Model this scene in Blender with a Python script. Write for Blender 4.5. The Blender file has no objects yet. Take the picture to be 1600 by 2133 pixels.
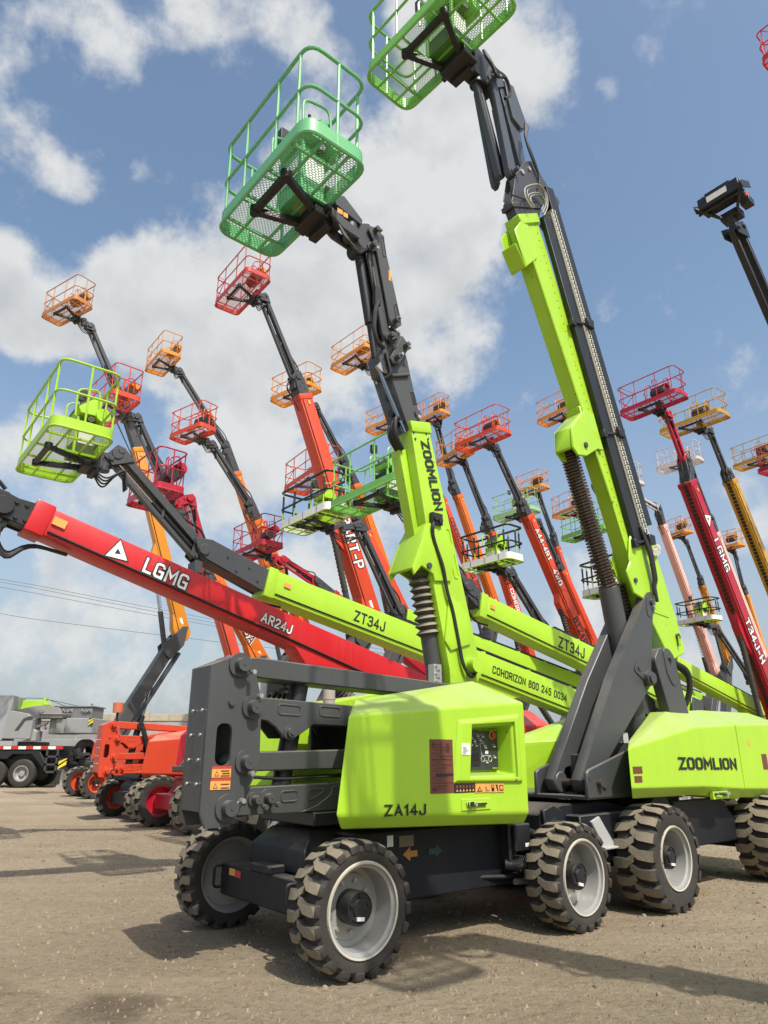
import bpy, bmesh, math, random
from mathutils import Vector, Matrix
R = math.radians
random.seed(7)
SC = bpy.context.scene
COL = SC.collection

EXPOSURE = -0.02; SUN_E = 4.8; SKY_S = .12
CLOUD_HI = (6.5, 6.6, 6.6); CLOUD_LO = (4.8, 5.0, 5.2); SKY_TINT = (1.75, 1.78, 1.66); HAZE_C = (3.7, 4.05, 4.45)
CLOUDS = [  # spots of cumulus in the sky: where (given as in the photograph, turned into directions), radius, weight
    (760, 420, 330, .75), (920, 400, 240, .75), (640, 560, 320, .75), (430, 590, 280, .75), (260, 590, 190, .65), (870, 610, 240, .75), (970, 770, 150, .6),
    (560, 760, 280, .6), (760, 830, 240, .5), (330, 740, 200, .5), (60, 640, 200, .85), (140, 700, 140, .5), (-60, 560, 190, .65), (520, 900, 220, .5), (620, 400, 200, .35),
    (60, 960, 200, .6), (220, 1030, 150, .35), (420, 1060, 220, .45), (80, 1290, 210, .65), (300, 1180, 200, .32), (250, 1400, 260, .45), (640, 1200, 180, .5), (760, 1130, 160, .45), (100, 1150, 150, .3),
    (980, 100, 240, .8), (1080, 190, 190, .6), (900, 20, 190, .6), (1150, 50, 150, .4), (960, 230, 140, .42), (230, 40, 190, .62), (70, 20, 160, .5), (430, 10, 190, .52), (560, 50, 150, .42), (640, 110, 130, .34), (330, 110, 110, .3),
    (100, 280, 150, .56), (170, 350, 110, .5), (280, 360, 75, .48), (1270, 155, 70, .42), (1350, 90, 80, .36), (1560, 1040, 130, .42), (1230, 1300, 200, .45), (1500, 1330, 200, .4), (1000, 1180, 150, .3), (20, 130, 100, .42)]
# ------------------------------------------------------------------ camera
cd = bpy.data.cameras.new('camera'); cam = bpy.data.objects.new('camera', cd); COL.objects.link(cam)
cam.location = (0, 0, 1.4); cam.rotation_euler = (R(90 + 19.17), 0, 0)
cd.sensor_fit = 'VERTICAL'; cd.sensor_height = 36; cd.lens = 24.47
cd.clip_start = .05; cd.clip_end = 3000
SC.camera = cam
SC.render.resolution_x, SC.render.resolution_y = 768, 1024
# ------------------------------------------------------------------ light and exposure
SC.view_settings.view_transform = 'Standard'; SC.view_settings.look = 'None'
SC.view_settings.exposure = EXPOSURE; SC.view_settings.gamma = 1
SUN = Vector((.37, -.626, 1)).normalized()
sl = bpy.data.lights.new('sun', 'SUN'); sl.energy = SUN_E; sl.angle = R(.53); sl.color = (1, .955, .88)
so = bpy.data.objects.new('sun', sl); COL.objects.link(so)
so.rotation_euler = SUN.to_track_quat('Z', 'Y').to_euler(); so.location = (20, -30, 60)
# ------------------------------------------------------------------ world: Nishita sky with cumulus clouds
FOC = 1450.; SP, CP = math.sin(R(19.17)), math.cos(R(19.17))
def look(u, v):                      # world direction of a spot in the sky
    x = (u - 800) / FOC; y = (1066.5 - v) / FOC
    return Vector((x, CP - y * SP, SP + y * CP)).normalized()
W = bpy.data.worlds.new('World'); SC.world = W; W.use_nodes = True
def nodes_world():
    nt = W.node_tree; N = nt.nodes; L = nt.links; N.clear()
    def n(t, **k):
        a = N.new(t)
        for q, w in k.items(): setattr(a, q, w)
        return a
    def math_(op, a, b=None, clamp=False):
        m = n('ShaderNodeMath', operation=op, use_clamp=clamp)
        for i, x in enumerate((a, b)):
            if x is None: continue
            if isinstance(x, (int, float)): m.inputs[i].default_value = x
            else: L.new(x, m.inputs[i])
        return m.outputs[0]
    sky = n('ShaderNodeTexSky', sky_type='NISHITA', sun_disc=False)
    sky.sun_elevation = R(54); sky.sun_rotation = R(149.4); sky.dust_density = 2.5; sky.air_density = 1.0; sky.ozone_density = 1.6
    tc = n('ShaderNodeTexCoord')
    # domain warp
    wn = n('ShaderNodeTexNoise'); wn.inputs['Scale'].default_value = 5; wn.inputs['Detail'].default_value = 4
    L.new(tc.outputs['Generated'], wn.inputs['Vector'])
    ws = n('ShaderNodeVectorMath', operation='SUBTRACT'); L.new(wn.outputs['Color'], ws.inputs[0]); ws.inputs[1].default_value = (.5, .5, .5)
    wm = n('ShaderNodeVectorMath', operation='SCALE'); L.new(ws.outputs[0], wm.inputs[0]); wm.inputs['Scale'].default_value = .13
    wa = n('ShaderNodeVectorMath', operation='ADD'); L.new(tc.outputs['Generated'], wa.inputs[0]); L.new(wm.outputs[0], wa.inputs[1])
    total = None
    for (u, v, r, a) in CLOUDS:
        d = n('ShaderNodeVectorMath', operation='DISTANCE'); L.new(wa.outputs[0], d.inputs[0]); d.inputs[1].default_value = look(u, v)
        mr = n('ShaderNodeMapRange', interpolation_type='SMOOTHSTEP'); L.new(d.outputs['Value'], mr.inputs['Value'])
        k = FOC * (1 + ((u - 800) / FOC) ** 2 + ((v - 1066.5) / FOC) ** 2); mr.inputs['From Min'].default_value = r / k; mr.inputs['From Max'].default_value = r * .1 / k
        mr.inputs['To Min'].default_value = 0; mr.inputs['To Max'].default_value = a
        total = mr.outputs[0] if total is None else math_('ADD', total, mr.outputs[0])
    total = math_('MINIMUM', total, .86)
    fb = n('ShaderNodeTexNoise'); fb.inputs['Scale'].default_value = 8.5; fb.inputs['Detail'].default_value = 9; fb.inputs['Roughness'].default_value = .64
    L.new(tc.outputs['Generated'], fb.inputs['Vector'])
    fn = math_('MULTIPLY', math_('SUBTRACT', fb.outputs[0], .5), 1.9)
    dens = math_('ADD', total, fn)
    cm = n('ShaderNodeMapRange', interpolation_type='SMOOTHSTEP'); L.new(dens, cm.inputs['Value'])
    cm.inputs['From Min'].default_value = .14; cm.inputs['From Max'].default_value = .70; cm.inputs['To Max'].default_value = .96
    # shading of the clouds: brighter rims, greyer cores, seen from below
    fb2 = n('ShaderNodeTexNoise'); fb2.inputs['Scale'].default_value = 8.5; fb2.inputs['Detail'].default_value = 6; fb2.inputs['Roughness'].default_value = .55
    so_ = n('ShaderNodeVectorMath', operation='ADD'); L.new(tc.outputs['Generated'], so_.inputs[0]); so_.inputs[1].default_value = SUN * .035; L.new(so_.outputs[0], fb2.inputs['Vector'])
    fb1 = n('ShaderNodeTexNoise'); fb1.inputs['Scale'].default_value = 8.5; fb1.inputs['Detail'].default_value = 6; fb1.inputs['Roughness'].default_value = .55; L.new(tc.outputs['Generated'], fb1.inputs['Vector'])
    relief = math_('MULTIPLY', math_('SUBTRACT', fb2.outputs[0], fb1.outputs[0]), 3.2)      # towards the sun denser = shaded, thinner = lit
    sh = n('ShaderNodeTexNoise'); sh.inputs['Scale'].default_value = 4.2; sh.inputs['Detail'].default_value = 6
    sv = n('ShaderNodeVectorMath', operation='ADD'); L.new(tc.outputs['Generated'], sv.inputs[0]); sv.inputs[1].default_value = (.3, 1.7, .2)
    L.new(sv.outputs[0], sh.inputs['Vector'])
    core = n('ShaderNodeMapRange'); L.new(math_('ADD', math_('ADD', dens, relief), math_('MULTIPLY', math_('SUBTRACT', sh.outputs[0], .5), 1.6)), core.inputs['Value'])
    core.inputs['From Min'].default_value = .55; core.inputs['From Max'].default_value = 1.5
    cc = n('ShaderNodeMix', data_type='RGBA'); L.new(core.outputs[0], cc.inputs['Factor'])
    cc.inputs[6].default_value = (*CLOUD_HI, 1); cc.inputs[7].default_value = (*CLOUD_LO, 1)
    # hazy air towards the horizon belongs to the sky too
    sep = n('ShaderNodeSeparateXYZ'); L.new(tc.outputs['Generated'], sep.inputs[0])
    hz = n('ShaderNodeMapRange', interpolation_type='SMOOTHSTEP'); L.new(sep.outputs['Z'], hz.inputs['Value'])
    hz.inputs['From Min'].default_value = .0; hz.inputs['From Max'].default_value = .55; hz.inputs['To Min'].default_value = .78; hz.inputs['To Max'].default_value = 0
    tint = n('ShaderNodeMix', data_type='RGBA', blend_type='MULTIPLY'); tint.inputs['Factor'].default_value = 1
    L.new(sky.outputs[0], tint.inputs[6]); tint.inputs[7].default_value = (*SKY_TINT, 1)
    hm = n('ShaderNodeMix', data_type='RGBA'); L.new(hz.outputs[0], hm.inputs['Factor']); L.new(tint.outputs[2], hm.inputs[6]); hm.inputs[7].default_value = (*HAZE_C, 1)
    mx = n('ShaderNodeMix', data_type='RGBA'); L.new(cm.outputs[0], mx.inputs['Factor']); L.new(hm.outputs[2], mx.inputs[6]); L.new(cc.outputs[2], mx.inputs[7])
    bg = n('ShaderNodeBackground'); bg.inputs['Strength'].default_value = SKY_S; L.new(mx.outputs[2], bg.inputs['Color'])
    out = n('ShaderNodeOutputWorld'); L.new(bg.outputs[0], out.inputs['Surface'])
nodes_world()

# ------------------------------------------------------------------ materials
def mat(name, col, rough=.5, metal=0., var=.12, dust=0., chips=0., bump=0., bscale=30., holes=None, spec=.5, scale=2.2, coat=0.):
    m = bpy.data.materials.new(name); m.use_nodes = True
    nt = m.node_tree; N = nt.nodes; L = nt.links; b = N['Principled BSDF']
    b.inputs['Roughness'].default_value = rough; b.inputs['Metallic'].default_value = metal
    b.inputs['Specular IOR Level'].default_value = spec; b.inputs['Coat Weight'].default_value = coat
    tc = N.new('ShaderNodeTexCoord'); oi = N.new('ShaderNodeObjectInfo')
    add = N.new('ShaderNodeVectorMath'); add.operation = 'ADD'
    L.new(tc.outputs['Object'], add.inputs[0]); L.new(oi.outputs['Location'], add.inputs[1])
    P = add.outputs[0]
    nz = N.new('ShaderNodeTexNoise'); nz.inputs['Scale'].default_value = scale; nz.inputs['Detail'].default_value = 7; nz.inputs['Roughness'].default_value = .62
    L.new(P, nz.inputs['Vector'])
    def mix(fac, a, bcol, blend='MIX'):
        q = N.new('ShaderNodeMix'); q.data_type = 'RGBA'; q.blend_type = blend
        if isinstance(fac, float): q.inputs[0].default_value = fac
        else: L.new(fac, q.inputs[0])
        for i, x in ((6, a), (7, bcol)):
            if isinstance(x, tuple): q.inputs[i].default_value = (*x, 1)
            else: L.new(x, q.inputs[i])
        return q.outputs[2]
    lo = tuple(c * (1 - var) for c in col); hi = tuple(min(1, c * (1 + var)) for c in col)
    c = mix(nz.outputs[0], lo, hi)
    def ramp(src, a, z, o=1.):
        r = N.new('ShaderNodeMapRange'); r.inputs['From Min'].default_value = a; r.inputs['From Max'].default_value = z; r.inputs['To Max'].default_value = o
        L.new(src, r.inputs['Value']); return r.outputs[0]
    def mul(a, bb):
        q = N.new('ShaderNodeMath'); q.operation = 'MULTIPLY'; L.new(a, q.inputs[0]); L.new(bb, q.inputs[1]); return q.outputs[0]
    # drip streaks and specks of dirt
    mp = N.new('ShaderNodeMapping'); mp.inputs['Scale'].default_value = (9, 9, .8); L.new(P, mp.inputs['Vector'])
    st = N.new('ShaderNodeTexNoise'); st.inputs['Scale'].default_value = 1.6; st.inputs['Detail'].default_value = 4; L.new(mp.outputs[0], st.inputs['Vector'])
    c = mix(ramp(st.outputs[0], .52, .8, .09 if max(col) > .2 else .03), c, (.25, .215, .165))
    if dust:
        ge = N.new('ShaderNodeNewGeometry'); sx = N.new('ShaderNodeSeparateXYZ'); L.new(ge.outputs['Normal'], sx.inputs[0])
        c = mix(mul(ramp(sx.outputs[2], .3, .9, dust), ramp(nz.outputs[0], .25, .6)), c, (.40, .34, .25))
    if chips:
        ch = N.new('ShaderNodeTexNoise'); ch.inputs['Scale'].default_value = 16; ch.inputs['Detail'].default_value = 5; L.new(P, ch.inputs['Vector'])
        c = mix(ramp(ch.outputs[0], .775 - chips * .1, .79 - chips * .1, .8), c, (.06, .04, .03))
        sp = N.new('ShaderNodeTexNoise'); sp.inputs['Scale'].default_value = 55; sp.inputs['Detail'].default_value = 2; L.new(P, sp.inputs['Vector'])
        c = mix(ramp(sp.outputs[0], .79, .81, .4), c, (.5, .46, .4))
    L.new(c, b.inputs['Base Color'])
    rr = N.new('ShaderNodeMapRange'); rr.inputs['To Min'].default_value = max(.05, rough - .12); rr.inputs['To Max'].default_value = min(1, rough + .14)
    L.new(nz.outputs[0], rr.inputs['Value']); L.new(rr.outputs[0], b.inputs['Roughness'])
    if bump:
        bn = N.new('ShaderNodeTexNoise'); bn.inputs['Scale'].default_value = bscale; bn.inputs['Detail'].default_value = 6; L.new(P, bn.inputs['Vector'])
        bu = N.new('ShaderNodeBump'); bu.inputs['Strength'].default_value = bump; bu.inputs['Distance'].default_value = .02
        L.new(bn.outputs[0], bu.inputs['Height']); L.new(bu.outputs[0], b.inputs['Normal'])
    if holes:                          # punched / expanded sheet: staggered oval openings
        sx = N.new('ShaderNodeSeparateXYZ'); L.new(tc.outputs['Object'], sx.inputs[0])
        def M(op, a, bb=None):
            q = N.new('ShaderNodeMath'); q.operation = op
            for i, x in enumerate((a, bb)):
                if x is None: continue
                if isinstance(x, (int, float)): q.inputs[i].default_value = x
                else: L.new(x, q.inputs[i])
            return q.outputs[0]
        U = M('DIVIDE', sx.outputs[0], holes[0]); V = M('DIVIDE', sx.outputs[1], holes[1])
        row = M('FLOOR', V); U2 = M('ADD', U, M('MULTIPLY', M('FLOORED_MODULO', row, 2), .5))
        fu = M('SUBTRACT', M('FRACT', U2), .5); fv = M('SUBTRACT', M('FRACT', V), .5)
        d = M('ADD', M('POWER', M('DIVIDE', fu, holes[2]), 2), M('POWER', M('DIVIDE', fv, holes[2]), 2))
        hole = M('LESS_THAN', d, 1)
        tr = N.new('ShaderNodeBsdfTransparent'); ms = N.new('ShaderNodeMixShader')
        L.new(hole, ms.inputs[0]); L.new(b.outputs[0], ms.inputs[1]); L.new(tr.outputs[0], ms.inputs[2])
        L.new(ms.outputs[0], N['Material Output'].inputs['Surface'])
    return m
_mc = {}
def paint(key, col, **k):
    if key not in _mc: _mc[key] = mat('paint_' + key, col, **dict(dict(rough=.34, var=.10, dust=.5, chips=.4), **k))
    return _mc[key]
def floormat(key, col):
    k = 'floor_' + key
    if k not in _mc: _mc[k] = mat(k, col, rough=.6, holes=(.042, .026, .43), dust=.1, chips=.5)
    return _mc[k]
C = dict(lime=(.36, .60, .028), mint=(.15, .46, .20), palegreen=(.30, .52, .20), leaf=(.20, .52, .09), brick=(.52, .055, .045), brickred=(.56, .06, .026), red=(.55, .010, .014), crimson=(.40, .008, .025),
         vermilion=(.62, .062, .020), orange=(.68, .145, .012), amber=(.66, .25, .018), tan=(.50, .20, .05), ochre=(.50, .27, .02),
         pink=(.85, .45, .37), blush=(.62, .52, .48), rust=(.55, .16, .07), white=(.78, .78, .75))
def pm(k): return paint(k, C[k])
def rail_paint(k): return paint(k + '_rail', C[k], dust=.1, chips=.1, var=.06)
DARK = mat('dark_grey_paint', (.050, .052, .056), rough=.42, dust=.3, chips=.35)
GREY = mat('slate_grey_paint', (.060, .062, .063), rough=.45, dust=.35, chips=.3)
LGREY = mat('light_grey_paint', (.42, .42, .41), rough=.5, dust=.3, chips=.2)
NAVY = mat('blue_black_paint', (.012, .0135, .018), rough=.5, dust=.25, chips=.25, spec=.25)
LIP = mat('worn_rim_lip', (.50, .46, .38), rough=.45, var=.3, chips=.9)
BLACK = mat('black_paint', (.012, .013, .015), rough=.45, dust=.15)
RUBBER = mat('tyre_rubber', (.034, .030, .025), rough=.8, var=.55, bump=.2, bscale=50, dust=.25, scale=5)
TREAD = mat('dusty_tread', (.215, .178, .124), rough=.95, var=.45, bump=.3, bscale=45, scale=6)
RIMW = mat('rim_silver_white', (.36, .355, .335), rough=.4, metal=.25, var=.15, chips=.4)
RIMG = mat('rim_grey', (.26, .26, .26), rough=.45, var=.2)
STEEL = mat('zinc_steel', (.50, .49, .46), rough=.35, metal=.7)
CHROME = mat('chrome_rod', (.6, .62, .65), rough=.15, metal=1.)
HOSE = mat('rubber_hose', (.015, .015, .016), rough=.6)
HOSEG = mat('grey_hose', (.33, .32, .28), rough=.6)
BELLOW = mat('dusty_bellows', (.040, .037, .033), rough=.6, var=.4, dust=.8, bump=.2)
SPRING = mat('rusty_spring', (.085, .062, .048), rough=.5, metal=.4, var=.4)
INK = mat('black_lettering', (.012, .013, .012), rough=.5, var=.05)
INKW = mat('white_lettering', (.80, .80, .78), rough=.5, var=.05)
PAPER = mat('paper_label', (.78, .77, .73), rough=.7, var=.06)
STORG = mat('orange_sticker', (.72, .34, .08), rough=.5, var=.1)
STRED = mat('red_sticker', (.50, .05, .03), rough=.5)
STBRN = mat('faded_brown_sticker', (.14, .045, .025), rough=.45, var=.25)
SILV = mat('silver_plate', (.45, .46, .47), rough=.4, metal=.4)
WOOD = mat('white_foam', (.80, .80, .78), rough=.8, var=.05, dust=.0)
YEL = mat('yellow_mark', (.80, .62, .03), rough=.5)
BEACON = mat('amber_beacon', (.55, .16, .08), rough=.3)
LENSR = mat('red_lens', (.45, .03, .02), rough=.25)

# ------------------------------------------------------------------ mesh building
class MB:
    def __init__(s): s.v = []; s.f = []; s.mi = []; s.sm = []
    def add(s, vs, fs, mi=0, smooth=False):
        o = len(s.v); s.v += [tuple(v) for v in vs]
        for f in fs: s.f.append([i + o for i in f]); s.mi.append(mi); s.sm.append(smooth)
        return s
    def box(s, x0, x1, y0, y1, z0, z1, mi=0):
        vs = [(x, y, z) for x in (x0, x1) for y in (y0, y1) for z in (z0, z1)]
        return s.add(vs, [(0, 1, 3, 2), (4, 6, 7, 5), (0, 4, 5, 1), (2, 3, 7, 6), (0, 2, 6, 4), (1, 5, 7, 3)], mi)
    def prism(s, poly, y0, y1, mi=0):                 # outline in (x, z), extruded along y
        n = len(poly); vs = [(x, y0, z) for x, z in poly] + [(x, y1, z) for x, z in poly]
        return s.add(vs, [tuple(range(n)), tuple(range(2 * n - 1, n - 1, -1))] + [(i, i + n, (i + 1) % n + n, (i + 1) % n) for i in range(n)], mi)
    def loft(s, rings, mi=0, caps=True, smooth=False):    # rings of equal length
        n = len(rings[0]); vs = [p for r in rings for p in r]; fs = []
        for k in range(len(rings) - 1):
            for i in range(n): fs.append((k * n + i, k * n + (i + 1) % n, (k + 1) * n + (i + 1) % n, (k + 1) * n + i))
        if caps: fs += [tuple(range(n - 1, -1, -1)), tuple(range((len(rings) - 1) * n, len(rings) * n))]
        return s.add(vs, fs, mi, smooth)
    def beam(s, p, q, w, h, h2=None, mi=0, up=(0, 0, 1), w2=None):   # box beam from p to q: w across (y), h in plane
        p, q = Vector(p), Vector(q); d = (q - p).normalized(); sd = Vector(up).cross(d)
        sd = sd.normalized() if sd.length > 1e-4 else Vector((0, 1, 0)); u = d.cross(sd)
        h2 = h if h2 is None else h2; w2 = w if w2 is None else w2
        ring = lambda c, a, b: [c + sd * (i * a / 2) + u * (j * b / 2) for i, j in ((-1, -1), (1, -1), (1, 1), (-1, 1))]
        return s.loft([ring(p, w, h), ring(q, w2, h2)], mi)
    def tube(s, path, r, n=8, mi=0, closed=False, caps=True):
        P = [Vector(p) for p in path]; m = len(P); rings = []; prev = None
        for i in range(m):
            if closed: d = P[(i + 1) % m] - P[i - 1]
            else: d = P[min(i + 1, m - 1)] - P[max(i - 1, 0)]
            d.normalize()
            if prev is None:
                a = Vector((0, 0, 1)) if abs(d.z) < .9 else Vector((1, 0, 0)); u = d.cross(a).normalized()
            else:
                u = prev - d * prev.dot(d)
                u = u.normalized() if u.length > 1e-5 else d.orthogonal().normalized()
            prev = u; w = d.cross(u); rr = r[i] if isinstance(r, (list, tuple)) else r
            rings.append([P[i] + (u * math.cos(t) + w * math.sin(t)) * rr for t in [2 * math.pi * k / n for k in range(n)]])
        if closed: rings.append(rings[0]); return s.loft(rings, mi, False, True)
        o = len(s.f); s.loft(rings, mi, caps, True)
        if caps: s.sm[-1] = s.sm[-2] = False
        return s
    def cyl(s, p, q, r, r2=None, n=16, mi=0): return s.tube([p, q], [r, r if r2 is None else r2], n, mi)
    def lathe(s, prof, n=24, mi=0, axis='y', c=(0, 0, 0), smooth=True):   # profile of (radius, height along axis)
        rings = []
        for r, h in prof:
            g = []
            for k in range(n):
                t = 2 * math.pi * k / n; a, b = r * math.cos(t), r * math.sin(t)
                g.append({'y': (c[0] + a, c[1] + h, c[2] + b), 'z': (c[0] + a, c[1] + b, c[2] + h), 'x': (c[0] + h, c[1] + a, c[2] + b)}[axis])
            rings.append(g)
        return s.loft(rings, mi, False, smooth)
    def pin(s, x, z, y, r, l=.04, mi=0, n=16, d=-1):   # disc or pin standing proud of a face that looks along d*y
        return s.cyl((x, y, z), (x, y + d * l, z), r, n=n, mi=mi)
    def mesh(s, name, mats, bevel=0., seg=1):
        me = bpy.data.meshes.new(name); me.from_pydata(s.v, [], s.f)
        for m in mats: me.materials.append(m)
        for p, mi, sm in zip(me.polygons, s.mi, s.sm): p.material_index = mi; p.use_smooth = sm
        bm = bmesh.new(); bm.from_mesh(me)
        bmesh.ops.recalc_face_normals(bm, faces=bm.faces)
        if bevel:
            ed = [e for e in bm.edges if len(e.link_faces) == 2 and not (e.link_faces[0].smooth and e.link_faces[1].smooth)
                  and e.calc_face_angle(0) > .5 and e.calc_length() > bevel * 2.5]
            bmesh.ops.bevel(bm, geom=ed, offset=bevel, segments=seg, affect='EDGES', profile=.6, clamp_overlap=True)
        bm.to_mesh(me); bm.free(); me.update()
        if any(s.sm): me.set_sharp_from_angle(angle=R(38))
        return me
    def obj(s, name, mats, parent=None, bevel=0., loc=(0, 0, 0), seg=1):
        if not isinstance(mats, (list, tuple)): mats = [mats]
        return link(name, s.mesh(name, mats, bevel, seg), parent, loc)
def link(name, me, parent=None, loc=(0, 0, 0), rot=(0, 0, 0)):
    o = bpy.data.objects.new(name, me); COL.objects.link(o); o.location = loc; o.rotation_euler = rot
    if parent: o.parent = parent
    return o
def thing(name, label, cat, loc, rotz=0., group=None):
    o = link(name, None, None, loc, (0, 0, rotz)); o['label'] = label; o['category'] = cat
    if group: o['group'] = group
    o.empty_display_size = .3
    return o
def tag(o, label, cat, group=None):
    o['label'] = label; o['category'] = cat
    if group: o['group'] = group
    return o
def struct(o, kind='structure'): o['kind'] = kind; return o
def fillet(pts, r, n=4, closed=True):
    out = []; P = [Vector(p) for p in pts]; m = len(P)
    for i in range(m):
        if not closed and i in (0, m - 1): out.append(P[i]); continue
        a, b, c = P[i - 1], P[i], P[(i + 1) % m]
        k = min(r, (a - b).length * .49, (c - b).length * .49)
        p = b + (a - b).normalized() * k; q = b + (c - b).normalized() * k
        for t in range(n + 1):
            s = t / n; out.append(p * (1 - s) ** 2 + b * 2 * s * (1 - s) + q * s * s)
    return out
def fil2(poly, r, n=3): return [(p.x, p.y) for p in fillet([(x, z, 0) for x, z in poly], r, n)]
def V3(p, y): return Vector((p[0], y, p[1]))
# block lettering drawn as strokes: every glyph is a few polylines in a cell one unit high
_o = [(.12, 0), (.48, 0), (.6, .12), (.6, .88), (.48, 1), (.12, 1), (0, .88), (0, .12), (.12, 0)]
GL = {'A': (.64, [[(0, 0), (.32, 1), (.64, 0)], [(.12, .3), (.52, .3)]]), 'B': (.58, [[(0, 0), (0, 1), (.46, 1), (.56, .9), (.56, .62), (.46, .53), (.1, .53)], [(.46, .53), (.58, .43), (.58, .1), (.48, 0), (-.0, 0)]]),
      'C': (.58, [[(.58, .78), (.58, .88), (.46, 1), (.12, 1), (0, .88), (0, .12), (.12, 0), (.46, 0), (.58, .12), (.58, .22)]]), 'D': (.58, [[(0, 0), (0, 1), (.42, 1), (.58, .84), (.58, .16), (.42, 0), (0, 0)]]),
      'G': (.6, [[(.6, .84), (.6, .88), (.48, 1), (.12, 1), (0, .88), (0, .12), (.12, 0), (.6, 0), (.6, .45), (.34, .45)]]), 'H': (.58, [[(0, 0), (0, 1)], [(.58, 0), (.58, 1)], [(0, .5), (.58, .5)]]),
      'I': (.0, [[(0, 0), (0, 1)]]), 'J': (.5, [[(.5, 1), (.5, .14), (.38, 0), (.12, 0), (0, .14), (0, .3)]]), 'K': (.56, [[(0, 0), (0, 1)], [(.56, 1), (.08, .5), (.58, 0)]]), 'L': (.5, [[(0, 1), (0, 0), (.5, 0)]]),
      'M': (.74, [[(0, 0), (0, 1), (.37, .35), (.74, 1), (.74, 0)]]), 'N': (.6, [[(0, 0), (0, 1), (.6, 0), (.6, 1)]]), 'O': (.6, [_o]), 'P': (.56, [[(0, 0), (0, 1), (.44, 1), (.56, .9), (.56, .56), (.44, .46), (.06, .46)]]),
      'R': (.58, [[(0, 0), (0, 1), (.46, 1), (.57, .9), (.57, .58), (.46, .48), (.06, .48)], [(.32, .46), (.58, 0)]]), 'T': (.6, [[(0, 1), (.6, 1)], [(.3, .97), (.3, 0)]]), 'W': (.8, [[(0, 1), (.2, 0), (.4, .75), (.6, 0), (.8, 1)]]),
      'Z': (.58, [[(0, 1), (.58, 1), (0, 0), (.6, 0)]]), '0': (.52, [[(x * .87, y) for x, y in _o]]), '1': (.2, [[(0, .80), (.2, 1), (.2, 0)]]), '2': (.52, [[(0, .8), (0, .88), (.12, 1), (.42, 1), (.52, .88), (.52, .62), (0, .08), (0, 0), (.54, 0)]]),
      '3': (.52, [[(0, .86), (.1, 1), (.42, 1), (.52, .9), (.52, .62), (.42, .53), (.2, .53)], [(.42, .53), (.54, .42), (.54, .12), (.42, 0), (.1, 0), (0, .14)]]), '4': (.56, [[(.42, 0), (.42, 1), (0, .28), (.58, .28)]]),
      '5': (.52, [[(.5, 1), (.04, 1), (.02, .56), (.40, .6), (.52, .48), (.52, .12), (.42, 0), (.1, 0), (0, .14)]]), '8': (.54, [[(.12, .53), (.04, .64), (.04, .9), (.14, 1), (.40, 1), (.5, .9), (.5, .64), (.42, .53), (.12, .53), (0, .42), (0, .1), (.12, 0), (.42, 0), (.54, .1), (.54, .42), (.42, .53)]]),
      '-': (.3, [[(0, .42), (.3, .42)]]), ' ': (.2, [])}
def stroke(P, w):
    """outline strip of a polyline with mitred joints and square ends"""
    P = [Vector((x, y)) for x, y in P]; n = len(P); closed = (P[0] - P[-1]).length < 1e-6; L_, R_ = [], []
    for i in range(n):
        if closed: a, b = (P[i] - P[i - 1 if i else n - 2]), (P[(i + 1) if i < n - 1 else 1] - P[i])
        else: a, b = P[i] - P[max(i - 1, 0)], P[min(i + 1, n - 1)] - P[i]
        if a.length < 1e-6: a = b
        if b.length < 1e-6: b = a
        a, b = a.normalized(), b.normalized(); na, nb = Vector((-a.y, a.x)), Vector((-b.y, b.x)); m = (na + nb)
        m = m.normalized() if m.length > .2 else na; k = 1 / max(.42, m.dot(na)); q = P[i].copy()
        if not closed and i == 0: q -= b * w / 2
        if not closed and i == n - 1: q += a * w / 2
        L_.append(q + m * k * w / 2); R_.append(q - m * k * w / 2)
    return L_, R_
_tc = {}
def letters(parent, txt, size, loc, dx, m, n=(0, -1, 0), bold=.0, sx=1., name='lettering', back=None, w=.19):
    """flat lettering lying a few mm proud of a face with normal n, running along dx; size is the letter height"""
    key = (txt, m.name, back.name if back else None, w)
    if key not in _tc:
        b = MB(); mats = [m] + ([back] if back else []); tot = sum(GL[c][0] + .34 for c in txt) - .34
        for layer in range(1 + bool(back)):
            x = -tot / 2; j = 0
            for ch in txt:
                for pl in GL[ch][1]:
                    A, B = stroke([(x + px, py - .5) for px, py in pl], w + (.17 if layer else 0)); z = (.002 if not layer else 0) + .0004 * (j % 3); j += 1
                    vs = [(p.x, p.y, z) for p in A] + [(p.x, p.y, z) for p in B]; k = len(A)
                    b.add(vs, [(i, i + 1, k + i + 1, k + i) for i in range(k - 1)], layer)
                x += GL[ch][0] + .34
        me = bpy.data.meshes.new('lettering'); me.from_pydata(b.v, [], b.f)
        for mm in mats: me.materials.append(mm)
        for p, mi in zip(me.polygons, b.mi): p.material_index = mi
        _tc[key] = me
    dx = Vector(dx).normalized(); n = Vector(n).normalized(); dy = n.cross(dx)
    o = link(name, _tc[key], parent)
    M = Matrix((dx * size * sx, dy * size, n)).transposed().to_4x4(); M.translation = Vector(loc) + n * .003
    o.matrix_local = M
    return o
def plate(parent, name, mats, quads, y):
    """thin stickers on a side face: (x0,x1,z0,z1,mat index), 3 mm proud"""
    b = MB()
    for i, (x0, x1, z0, z1, mi) in enumerate(quads): b.box(x0, x1, y - .003 - .001 * mi, y + .002, z0, z1, mi)
    return b.obj(name, mats, parent)
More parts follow.
